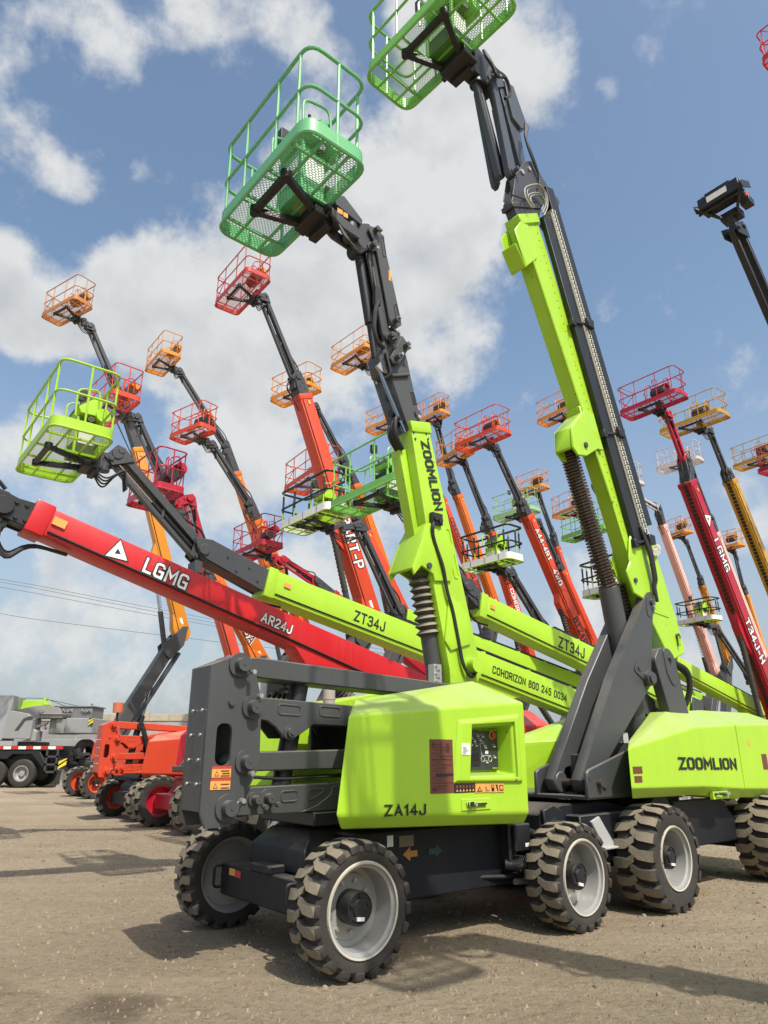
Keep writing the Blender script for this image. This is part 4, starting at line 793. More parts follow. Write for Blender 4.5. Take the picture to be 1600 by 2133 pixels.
def hero_zt(label):
    t = thing('articulating_boom_lift', label, 'boom lift', (2.495, 7.091, 0), R(41), 'lime boom lifts'); m = pm('lime')
    # chassis
    b = MB(); b.box(-.55, 2.2, .40, 1.75, .44, .86); b.prism([(-.95, .55), (-.95, .88), (-.6, .95), (.1, .95), (.5, .88), (.5, .44), (-.6, .44)], .55, 1.6)
    for y in (.50, 1.62): b.prism([(-.96, .92), (-.80, .96), (-.66, .90), (-.62, .60), (-.72, .46), (-.92, .62)], y, y + .05)
    b.box(.25, .5, .3, 1.85, .34, .58); b.box(2.75, 3.2, .3, 1.85, .34, .58); b.box(2.1, 3.1, .5, 1.6, .42, .8); b.prism([(1.1, .45), (1.1, .92), (2.2, .92), (2.5, .7), (2.5, .45)], .34, .42)
    b.cyl((1.3, 1.05, .85), (1.3, 1.05, 1.0), .6, n=32); b.prism([(.55, .86), (.75, .98), (1.0, .98), (1.1, .86)], .36, .5)
    ch = b.obj('chassis', [NAVY], t, .012)
    b = MB(); b.prism([(-.40, .80), (-.26, .84), (-.05, .60), (-.05, .56), (-.52, .56), (-.52, .60), (-.24, .60)], .38, .41); b.box(-.55, -.05, .32, .42, .555, .575); b.obj('lashing_bracket', [LGREY], ch, .005)
    b = MB()
    for y in (.493, ): b.cyl((-.80, y, .80), (-.80, y + .01, .80), .05, n=16)
    b.obj('tie_down_hole', [BLACK], ch)
    for x, y, far in ((.38, .19, 0), (.38, 1.95, 1), (2.98, .19, 0), (2.98, 1.95, 1)): wheel(t, x, y, .475, .40, RIMW, 18 if not far else 14, 'air', 0, far, .1 + x * .07)
    # turntable with hinge brackets
    b = MB(); b.box(-.46, 2.6, .36, 1.7, .99, 1.03)
    for y in (.35, .94): b.prism([(-.453, 1.231), (-.395, 1.262), (.42, 1.46), (.42, 1.0), (-.464, 1.0)], y, y + .035)
    b.cyl((-.27, .30, 1.135), (-.27, .98, 1.135), .035, n=14, mi=1); b.pin(-.18, 1.12, .35, .035, .02); b.pin(-.40, 1.19, .35, .028, .005); b.box(-.1, .4, .60, .78, 1.03, 1.40); b.box(.35, 2.6, .75, 1.0, 1.0, 1.55)
    b.box(.5, .62, .5, .62, 1.5, 1.62, 2)
    b.obj('turntable', [DARK, SPRING, LGREY], t, .01)
    # covers
    for sd in (0, 1):
        Y = lambda y: y if not sd else 2.10 - y
        for nm, xa, xb, ta, tb, ra, rb in (('side_cover', -.11, 2.350, 1.45, 1.728, 1.55, 1.915), ('side_cover', 2.362, 3.75, 1.728, 1.77, 1.915, 1.93)):
            c = MB(); z0a, z0b = (1.09, 1.02) if xa < 0 else (1.02, .98); la = .16 if xa < 0 else 0; pk = .0
            r0 = [(xa + la, Y(.20), z0a - .10), (xa, Y(.10), z0a), (xa + .01, Y(.10), ta), (xa + .24, Y(.22), ta + .07) if xa < 0 else (xa, Y(.50), ra), (xa + (.95 if xa < 0 else 0), Y(.62), ra), (xa + (1. if xa < 0 else 0), Y(.62), z0a - .1)]
            r1 = [(xb, Y(.20), z0b - .12), (xb, Y(.10), z0b), (xb, Y(.10), tb), (xb, Y(.50), rb), (xb, Y(.62), rb), (xb, Y(.62), z0b - .12)]
            mid = [(xa + 1.45, Y(.20), z0a - .11), (xa + 1.45, Y(.10), z0a - .02), (xa + 1.45, Y(.10), 1.68), (xa + 1.45, Y(.42), 1.86), (xa + 1.45, Y(.62), 1.86), (xa + 1.45, Y(.62), z0a - .11)]
            c.loft([r0, mid, r1] if xa < 0 else [r0, r1]); co = c.obj(nm, [m], t, .016, seg=2)
            if sd == 0 and xa < 0:
                letters(co, 'ZOOMLION', .10, (1.53, .098, 1.30), (1, 0, -.012), INK, sx=2.0, w=.24)
                plate(co, 'sticker', [STBRN], [(-.05, .12, 1.22, 1.285, 0)], .10); plate(co, 'sticker', [STBRN], [(-.04, .10, 1.14, 1.20, 0)], .10)
                h = MB(); h.box(1.58, 1.95, .125, .16, .93, 1.01, 1); h.tube(fillet([(1.62, .12, .98), (1.64, .09, .99), (1.80, .085, .975), (1.90, .12, .975)], .02, 3, False), .014, 6); h.box(1.80, 1.93, .09, .12, .965, 1.0, 2); h.obj('door_handle', [BLACK, m, STEEL], co)
            if sd == 0 and xa > 0: plate(co, 'sticker', [STBRN], [(2.95, 3.10, 1.22, 1.40, 0)], .10); plate(co, 'sticker', [STORG], [(2.62, 2.67, 1.50, 1.57, 0)], .10)
    b = MB(); b.box(3.65, 4.1, .2, 1.9, 1.0, 1.75); b.obj('counterweight', [DARK], t, .05)
    # pair of lower arms
    A = [(1.25, 3.205), (1.31, 3.25), (1.372, 3.262), (1.44, 3.235), (1.47, 3.16), (1.365, 2.983), (1.112, 2.141), (.054, 1.321), (-.20, 1.263), (-.30, 1.10), (-.40, 1.10), (-.422, 1.163), (.339, 2.171), (1.07, 2.985)]
    for y in (.44, .76):
        b = MB(); b.prism(A, y, y + .115); b.cyl((-.29, y - .01, 1.135), (-.29, y + .125, 1.135), .10, n=20)
        if y < .5:
            b.prism(fil2([(1.27, 3.21), (1.38, 3.25), (1.45, 3.17), (1.36, 2.96), (1.24, 2.93), (1.22, 3.05)], .06, 3), .432, .44); b.pin(1.352, 3.13, .432, .04, .03); b.pin(1.345, 3.075, .432, .018, .04, 1)
            b.prism(fil2([(.83, 2.40), (.94, 2.37), (1.13, 2.24), (1.06, 2.14), (.78, 2.28)], .03, 3), .428, .44); b.pin(1.035, 2.21, .428, .085, .05, n=24); b.pin(1.035, 2.21, .378, .06, .03, n=24); b.pin(.88, 2.32, .428, .03, .015)
        b.obj('lower_arm', [GREY, STEEL], t, .008)
    b = MB(); b.prism(fil2([(1.20, 2.44), (1.33, 2.58), (1.54, 2.60), (1.68, 2.50), (1.86, 1.80), (1.44, 1.72)], .05, 3), .40, .52); b.prism(fil2([(1.40, 2.58), (1.54, 2.60), (1.66, 2.50), (1.70, 2.22), (1.56, 2.14), (1.44, 2.28)], .06, 3), .388, .40); b.pin(1.53, 2.47, .388, .03, .03)
    b.prism([(1.1, 1.75), (1.9, 1.85), (1.9, 1.6), (1.1, 1.5)], .55, .85); b.prism([(.95, 1.95), (1.25, 2.12), (1.5, 2.0), (1.5, 1.75)], .62, .70); b.obj('strut', [GREY], t, .008)
    # boom
    fp = [(-.618, 7.776), (-.227, 8.031), (.10, 7.10), (.60, 5.40), (1.10, 4.00), (1.45, 3.50), (2.03, 2.90), (2.09, 2.62), (1.71, 2.48), (1.34, 2.93), (.844, 4.286), (.36, 5.63), (-.138, 6.948)]
    b = MB(); b.prism([(-.64, 7.74), (-.24, 8.0), (1.50, 3.55), (1.30, 3.05), (.80, 4.40)], .50, .92)
    b.prism([(-.64, 7.74), (-.60, 7.765), (.85, 4.31), (.80, 4.30)], .478, .50)
    for y in (.46, .92): b.prism(fil2([(1.10, 3.95), (1.60, 4.05), (2.0, 2.98), (2.11, 2.60), (1.70, 2.46), (1.34, 2.93), (1.0, 3.60)], .07, 3), y, y + .03)
    b.prism([(-.66, 7.80), (-.25, 8.06), (-.20, 7.93), (-.61, 7.67)], .47, .95)
    for y in (.47, .93): b.prism([(-.47, 7.74), (-.63, 7.70), (-.76, 7.50), (-.58, 7.04), (-.33, 7.30)], y, y + .025)
    b.prism([(-.77, 7.30), (-.74, 7.31), (-.57, 7.04), (-.60, 7.03)], .48, .94)
    hs = [(.555, 5.42), (.364, 5.398), (.033, 5.063), (.02, 4.80), (.12, 4.72), (.301, 4.76), (.563, 4.927), (.70, 4.95)]
    for y in (.455, .93): b.prism(hs, y, y + .03)
    b.prism([(.364, 5.398), (.033, 5.063), (.02, 4.80), (.06, 4.79), (.08, 5.05), (.38, 5.37)], .485, .93); b.pin(.29, 4.90, .455, .035, .02, 1); b.prism([(.30, 5.45), (.42, 5.5), (.60, 5.0), (.5, 4.95)], .49, .93)
    b.prism([(1.02, 3.60), (.90, 3.45), (1.0, 3.2), (1.25, 3.15)], .45, .48); b.pin(1.06, 3.36, .45, .03, .02, 1)
    for k in range(40): p = along((-.28, 0, 7.85), (1.02, 0, 4.0), k / 39); b.pin(p.x, p.z, .50, .006, .006, 1, 6)
    b.pin(1.93, 2.78, .46, .04, .03, 1); b.box(1.9, 1.93, .42, .46, 2.66, 2.78, 1)
    bo = b.obj('boom', [m, DARK], t, .012)
    lid = MB(); lid.tube([V3(p, .458) for p in [(1.48, 3.32), (1.44, 3.02), (1.78, 3.00)]], .004, 4); lid.tube([V3(p, .456) for p in fil2([(1.47, 3.62), (1.55, 3.70), (1.60, 3.62)], .02, 2)], .005, 4); lid.obj('panel_seam', [INK], bo)
    # cable tray, chain and power tube along the side
    tr = MB(); T = lambda f, o: along((-.20, 0, 8.02), (1.17, 0, 3.70), f) + Vector((.953, 0, .302)) * o
    tr.prism([(p.x, p.z) for p in (T(0, .02), T(.98, .02), T(.98, .23), T(0, .20))], .43, .50); tr.prism([(p.x, p.z) for p in (T(-.12, .37), T(.93, .43), T(.93, .64), T(-.12, .55))], .46, .66, 0)
    for f in (.33, .66, .97):
        a = T(f, .0); tr.box(a.x - .04, a.x + .04, .40, .46, a.z - .05, a.z + .05); z = T(f, .34); tr.beam((a.x, .42, a.z), (z.x, .42, z.z), .04, .03); tr.box(z.x - .07, z.x + .07, .36, .44, z.z - .06, z.z + .06)
    for o in (.215, .24): tr.tube([V3((T(-.02, o).x, T(-.02, o).z), .42), V3((T(.96, o + .03).x, T(.96, o + .03).z), .42)], .009, 5, 1)
    tr.obj('cable_tray', [BLACK, HOSEG], bo, .004)
    cn = MB(); N_ = 70
    for k in range(N_):
        p = T(-.03 + .98 * k / N_, .29 + .05 * k / N_); q = T(-.03 + .98 * (k + .8) / N_, .29 + .05 * k / N_); cn.beam((p.x, .46, p.z), (q.x, .46, q.z), .10, .088)
        mpt = (p + q) / 2; cn.pin(mpt.x, mpt.z, .41, .018, .005, 1, 6); cn.pin(mpt.x + .012, mpt.z - .022, .41, .010, .005, 1, 6)
    c0 = T(.98, .46)
    for k in range(9): a = math.pi * (.9 - k * .14) + math.pi; cn.cyl((c0.x + .13 * math.cos(a), .42, c0.z + .13 * math.sin(a)), (c0.x + .13 * math.cos(a), .52, c0.z + .13 * math.sin(a)), .045, n=10)
    cn.obj('cable_chain', [mat('pale_chain', (.50, .49, .40), rough=.6, dust=.2), BLACK], bo)
    h = MB()
    for k in range(3): h.tube(fillet([T(.93, .22) + Vector((0, .42, 0)), T(1.0, .20 + .03 * k) + Vector((0, .38, 0)), T(1.08, .16 + .03 * k) + Vector((0, .40, 0)), Vector((1.42 + .02 * k, .42, 3.35)), Vector((1.46, .41, 3.15))], .1, 3, False), .02, 7)
    h.obj('hose', [HOSE], bo); h = MB()
    h.tube(fillet([(1.72, .44, 2.45), (1.90, .36, 2.36), (1.96, .40, 2.1), (1.90, .5, 1.9)], .12, 5, False), .035, 8); h.tube(fillet([(1.76, .44, 2.40), (1.94, .38, 2.28), (1.98, .44, 2.0)], .1, 5, False), .02, 8)
    h.obj('hose', [HOSE], bo)
    # dark inner boom and head
    g = MB(); g.prism([(-.58, 7.72), (-.22, 7.9), (-.02, 8.40), (-.60, 8.30), (-.72, 8.0)], .54, .86); g.prism([(-.74, 7.96), (-.12, 8.30), (-.10, 8.24), (-.72, 7.90)], .50, .90)
    for y in (.52, .86): g.prism([(-.70, 8.1), (-.60, 8.50), (-.385, 8.861), (-.213, 8.977), (-.08, 8.88), (.10, 8.78), (.05, 8.35)], y, y + .025)
    g.prism([(.22, 8.72), (.05, 8.85), (-.05, 8.95), (-.02, 8.70), (.1, 8.5)], .56, .80); g.pin(-.46, 8.62, .52, .04, .03, 1); g.pin(-.30, 8.78, .52, .03, .03, 1)
    g.prism([(.0, 8.1), (.33, 8.75), (.42, 8.70), (.15, 8.0)], .58, .80)
    g.obj('boom_head', [DARK, STEEL], bo, .006)
    h = MB(); hc = [(-.536, 8.03), (-.659, 8.1), (-.66, 8.25), (-.50, 8.40), (-.30, 8.53), (-.16, 8.48), (-.15, 8.28), (-.27, 8.06)]
    for k in range(6): h.tube(fillet([(-.10 + (x + .14) * (.55 + .09 * k) + .02 * (k % 2), .46 - .012 * k, 8.22 + (z - 8.22) * (.5 + .11 * k) - .03 * (k % 3)) for x, z in hc], .12, 3, False), .0085, 6)
    h.obj('hose', [HOSEG], bo)
    h = MB()
    for k in range(3): h.tube(fillet([(-.16, .50, 8.45), (-.10, .48, 8.75), (-.28, .46, 8.95 + .04 * k), (-.40, .46, 9.2), (-.30 - .03 * k, .46, 9.5)], .12, 4, False), .018, 6)
    h.obj('hose', [HOSE], bo)
    for o in [bo] + list(bo.children):             # the boom stands close behind its near face
        if o.name.split('.')[0] in ('boom', 'boom_head', 'cable_tray', 'hose'):
            for v in o.data.vertices:
                if v.co.y > .5: v.co.y = .5 + (v.co.y - .5) * .45
    # jib
    j = MB(); j.prism([(-.94, 9.93), (-.90, 10.02), (-.845, 9.991), (-.545, 8.60), (-.60, 8.46), (-.68, 8.47), (-.71, 8.56)], .53, .62); j.prism([(-.94, 9.93), (-.90, 10.02), (-.845, 9.991), (-.545, 8.60), (-.60, 8.46), (-.68, 8.47), (-.71, 8.56)], .80, .86)
    j.prism([(-.76, 10.28), (-.62, 10.30), (-.44, 9.70), (-.30, 9.60), (-.22, 8.95), (-.36, 8.88), (-.50, 9.40)], .60, .80); j.prism([(-.62, 10.18), (-.42, 10.22), (-.16, 9.66), (-.32, 9.52), (-.50, 9.6)], .56, .84)
    j.prism([(-.88, 10.26), (-.66, 10.32), (-.58, 10.10), (-.86, 9.86), (-.95, 10.02)], .58, .82); j.pin(-.82, 10.16, .56, .06, .03)
    j.prism([(-1.13, 9.93), (-1.06, 9.98), (-.62, 8.56), (-.66, 8.50), (-.74, 8.52)], .66, .74)
    pinset(j, [((-.90, 9.96), (-.88, 9.92), .03), ((-.62, 8.54), (-.60, 8.50), .03)], .53)
    jo = j.obj('jib', [mat('blue_grey_paint', (.06, .07, .085), rough=.4, dust=.2), STEEL], t, .006)
    c = MB(); c.cyl((-1.0, .70, 9.80), (-.66, .70, 8.65), .05, n=12); bellows(c, (-.80, .62, 9.55), (-.60, .62, 8.55), .045, 40, 1, .8); c.obj('jib_cylinder', [BLACK, HOSE], jo)
    h = MB()
    for k in range(4): h.tube(fillet([(-1.05, .55, 10.35), (-1.12 + .04 * k, .46, 10.1), (-.95, .45, 9.98 - .04 * k), (-.72, .45, 10.05), (-.60, .48, 9.85), (-.72, .5, 9.7)], .15, 4, False), .022, 7)
    h.obj('hose', [HOSE], jo)
    r = MB(); r.prism([(-1.36, 10.42), (-1.20, 10.46), (-.90, 10.34), (-.78, 10.26), (-.80, 9.98), (-.95, 9.86), (-1.10, 9.92), (-1.30, 9.92), (-1.42, 10.0)], .60, .80); r.cyl((-1.05, .70, 9.85), (-1.05, .70, 10.35), .10, n=16); r.box(-1.5, -1.25, .5, .95, 9.92, 10.06)
    r.cyl((-.86, .56, 9.88), (-.86, .84, 9.88), .08, n=14); r.obj('rotator', [BLACK], t, .008)
    basket(t, 2.00, .82, 'leaf', 'lime', (-1.73, .75, 10.10), 1.0)
    # lift cylinders
    c = MB(); c.cyl((1.16, .70, 1.60), (.88, .70, 3.28), .125, n=20); spring(c, (.88, .70, 3.26), (.28, .70, 4.95), .10, 46, 1, .016); c.cyl((.88, .70, 3.26), (.30, .70, 4.9), .07, n=12, mi=0)
    c.obj('boom_cylinder', [GREY, SPRING], t)
    c = MB(); spring(c, (1.27, .70, 2.75), (1.10, .70, 3.36), .075, 15, 0, .014); c.cyl((1.27, .7, 2.7), (1.1, .7, 3.36), .05, n=10, mi=1); c.obj('boom_cylinder', [SPRING, DARK], t)
    return t
# ------------------------------------------------------------------ ground
def ground():
    m = bpy.data.materials.new('dusty_gravel_ground'); m.use_nodes = True; nt = m.node_tree; N = nt.nodes; L = nt.links; b = N['Principled BSDF']
    tc = N.new('ShaderNodeTexCoord')
    def noise(sc, det, rough=.6, vec=None):
        n = N.new('ShaderNodeTexNoise'); n.inputs['Scale'].default_value = sc; n.inputs['Detail'].default_value = det; n.inputs['Roughness'].default_value = rough
        L.new(vec or tc.outputs['Object'], n.inputs['Vector']); return n.outputs[0]
    def ramp(src, a, z, o=1.):
        r = N.new('ShaderNodeMapRange'); r.inputs['From Min'].default_value = a; r.inputs['From Max'].default_value = z; r.inputs['To Max'].default_value = o; L.new(src, r.inputs['Value']); return r.outputs[0]
    def mix(f, a, c):
        q = N.new('ShaderNodeMix'); q.data_type = 'RGBA'; L.new(f, q.inputs[0])
        for i, x in ((6, a), (7, c)):
            if isinstance(x, tuple): q.inputs[i].default_value = (*x, 1)
            else: L.new(x, q.inputs[i])
        return q.outputs[2]
    c = mix(ramp(noise(.35, 8), .3, .7), (.37, .288, .19), (.53, .43, .30))
    c = mix(ramp(noise(1.7, 6, .7), .5, .75, .6), c, (.60, .485, .335))
    c = mix(ramp(noise(14, 8, .75), .50, .66, .7), c, (.20, .15, .095))
    c = mix(ramp(noise(42, 5, .8), .53, .66, .85), c, (.58, .49, .36))
    c = mix(ramp(noise(90, 4, .8), .55, .66, .85), c, (.15, .115, .075))
    mp = N.new('ShaderNodeMapping'); mp.inputs['Rotation'].default_value = (0, 0, R(8)); mp.inputs['Scale'].default_value = (.12, 1.6, 1); L.new(tc.outputs['Object'], mp.inputs['Vector'])
    c = mix(ramp(noise(1.2, 5, .6, mp.outputs[0]), .50, .72, .5), c, (.60, .485, .335))       # wheel tracks
    for x, y, r, k in ((-1.6, 4.75, .42, .5), (-2.4, 5.1, .3, .35), (3.4, 4.6, .5, .2), (3.2, 8.3, .45, -1)):       # oil stains, one pale spill
        d = N.new('ShaderNodeVectorMath'); d.operation = 'DISTANCE'; w = N.new('ShaderNodeTexNoise'); w.inputs['Scale'].default_value = 2.2; w.inputs['Detail'].default_value = 5; L.new(tc.outputs['Object'], w.inputs['Vector'])
        a = N.new('ShaderNodeVectorMath'); a.operation = 'MULTIPLY_ADD'; L.new(w.outputs['Color'], a.inputs[0]); a.inputs[1].default_value = (1.1, .7, 0); L.new(tc.outputs['Object'], a.inputs[2])
        L.new(a.outputs[0], d.inputs[0]); d.inputs[1].default_value = (x + .55, y + .35, 0)
        mr = N.new('ShaderNodeMapRange'); mr.interpolation_type = 'SMOOTHSTEP'; mr.inputs['From Min'].default_value = r; mr.inputs['From Max'].default_value = r * .2; mr.inputs['To Max'].default_value = abs(k); L.new(d.outputs['Value'], mr.inputs['Value'])
        c = mix(mr.outputs[0], c, (.075, .05, .03) if k > 0 else (.42, .32, .17))
    L.new(c, b.inputs['Base Color']); b.inputs['Roughness'].default_value = .95; b.inputs['Specular IOR Level'].default_value = .15
    q = N.new('ShaderNodeMath'); q.operation = 'ADD'; L.new(noise(55, 6, .75), q.inputs[0]); q2 = N.new('ShaderNodeMath'); q2.operation = 'MULTIPLY'; L.new(noise(9, 6, .7), q2.inputs[0]); q2.inputs[1].default_value = 2.2; L.new(q2.outputs[0], q.inputs[1])
    bu = N.new('ShaderNodeBump'); bu.inputs['Strength'].default_value = 1; bu.inputs['Distance'].default_value = .045; L.new(q.outputs[0], bu.inputs['Height']); L.new(bu.outputs[0], b.inputs['Normal'])
    g = MB(); S = 900; g.add([(-S, -S, 0), (S, -S, 0), (S, S, 0), (-S, S, 0)], [(0, 1, 2, 3)])
    struct(g.obj('ground', [m]))
    s = MB(); rnd = random.Random(3)                  # loose stones, denser near the camera
    for i in range(26000):
        t = rnd.random(); y = 2.6 + 13 * t ** 1.6; x = (rnd.random() * 2 - 1) * (1.2 + y * .62); r = (.003 + .009 * rnd.random() ** 4) * (1 + y * .06)
        a = rnd.random() * 6.28; k = [(math.cos(a + j * 1.5708) * r * (.7 + .6 * rnd.random()), math.sin(a + j * 1.5708) * r * (.7 + .6 * rnd.random())) for j in range(4)]
        o = len(s.f); s.add([(x + p, y + q, -.002) for p, q in k] + [(x + p * .5, y + q * .5, r * (.5 + .6 * rnd.random())) for p, q in k], [(0, 1, 5, 4), (1, 2, 6, 5), (2, 3, 7, 6), (3, 0, 4, 7), (4, 5, 6, 7)], 0 if rnd.random() < .7 else 1 if rnd.random() < .8 else 2)
    for i in range(420):
        y = 3. + 9 * rnd.random() ** 1.4; x = (rnd.random() * 2 - 1) * (1. + y * .6); r = .010 + .018 * rnd.random() ** 2
        a = rnd.random() * 6.28; k = [(math.cos(a + j * 1.0472) * r * (.7 + .6 * rnd.random()), math.sin(a + j * 1.0472) * r * (.7 + .6 * rnd.random())) for j in range(6)]; h = r * (.6 + .5 * rnd.random())
        s.add([(x + p, y + q, -.003) for p, q in k] + [(x + p * .75, y + q * .75, h * .7) for p, q in k] + [(x + (rnd.random() - .5) * r * .5, y, h)], [(j, (j + 1) % 6, 6 + (j + 1) % 6, 6 + j) for j in range(6)] + [(6 + j, 6 + (j + 1) % 6, 12) for j in range(6)], i % 3)
    o = s.obj('gravel', [mat('stone_tan', (.27, .205, .135), rough=.95, var=.4, scale=9), mat('stone_grey', (.17, .135, .095), rough=.95, var=.4, scale=9), mat('stone_pale', (.33, .26, .18), rough=.95, var=.3, scale=9)])
    struct(o, 'stuff')
ground()
# ------------------------------------------------------------------ block walls
def wallmat():
    m = bpy.data.materials.new('concrete_block_wall'); m.use_nodes = True; nt = m.node_tree; N = nt.nodes; L = nt.links; b = N['Principled BSDF']
    tc = N.new('ShaderNodeTexCoord'); mp = N.new('ShaderNodeMapping'); mp.inputs['Rotation'].default_value = (R(90), 0, 0); L.new(tc.outputs['Object'], mp.inputs['Vector'])
    br = N.new('ShaderNodeTexBrick'); L.new(mp.outputs[0], br.inputs['Vector']); br.inputs['Scale'].default_value = 1; br.inputs['Brick Width'].default_value = .9; br.inputs['Row Height'].default_value = .42
    br.inputs['Mortar Size'].default_value = .018; br.inputs['Color1'].default_value = (.30, .30, .30, 1); br.inputs['Color2'].default_value = (.40, .385, .36, 1); br.inputs['Mortar'].default_value = (.46, .43, .37, 1)
    nz = N.new('ShaderNodeTexNoise'); nz.inputs['Scale'].default_value = 1.3; nz.inputs['Detail'].default_value = 8; L.new(tc.outputs['Object'], nz.inputs['Vector'])
    mx = N.new('ShaderNodeMix'); mx.data_type = 'RGBA'; mx.blend_type = 'OVERLAY'; mx.inputs[0].default_value = .5; L.new(br.outputs['Color'], mx.inputs[6]); L.new(nz.outputs['Color'], mx.inputs[7])
    hs = N.new('ShaderNodeHueSaturation'); hs.inputs['Saturation'].default_value = .45; L.new(mx.outputs[2], hs.inputs['Color']); L.new(hs.outputs[0], b.inputs['Base Color'])
    bu = N.new('ShaderNodeBump'); bu.inputs['Strength'].default_value = .5; bu.inputs['Distance'].default_value = .02; L.new(br.outputs['Fac'], bu.inputs['Height']); bu.invert = True; L.new(bu.outputs[0], b.inputs['Normal']); b.inputs['Roughness'].default_value = .9
    return m
wm_ = wallmat(); capm = mat('sand_coping', (.46, .40, .30), rough=.9, var=.25, scale=3)
w = thing('block_wall', 'grey concrete block wall with sandy coping behind the mobile crane', 'wall', (-22, 36.2, 0))
b = MB(); b.box(-40, 17.5, 0, .3, 0, 2.95); b.obj('wall', [wm_], w); b = MB()
rnd = random.Random(4); x = -40.
while x < 17.4:
    l = .8 + .5 * rnd.random(); b.box(x, min(x + l, 17.5), -.04, .34, 2.952, 3.28 + .10 * rnd.random()); x += l + .012
b.obj('coping', [capm], w, .01)
w = thing('block_wall', 'far low block wall closing off the yard behind the boom lifts', 'wall', (0, 74, 0))
b = MB(); b.box(-4, 90, 0, .3, 0, 2.6); b.obj('wall', [wm_], w); b = MB(); b.box(-4, 90, -.04, .34, 2.602, 2.9); b.obj('coping', [capm], w, .01)
# ------------------------------------------------------------------ overhead wires
for i, (z0, z1, lab) in enumerate(((18.5, 7.9, 'topmost thin overhead wire crossing the sky at the left'), (18.2, 7.5, 'second overhead wire just under the topmost one'), (17.65, 7.6, 'third overhead wire below the close pair of wires'), (14.8, 8.3, 'lowest overhead wire, hanging well below the others'))):
    b = MB(); b.tube([(-39.5 + 60 * k / 16 - 20 * (k == 0), 70, z0 + (z1 - z0) * k / 16 - .35 * math.sin(math.pi * k / 16) + (3.4 if k == 0 else 0)) for k in range(17)], .028, 5); tag(b.obj('overhead_wire', [mat('wire_grey', (.16, .17, .18))]), lab, 'wire', 'overhead wires')
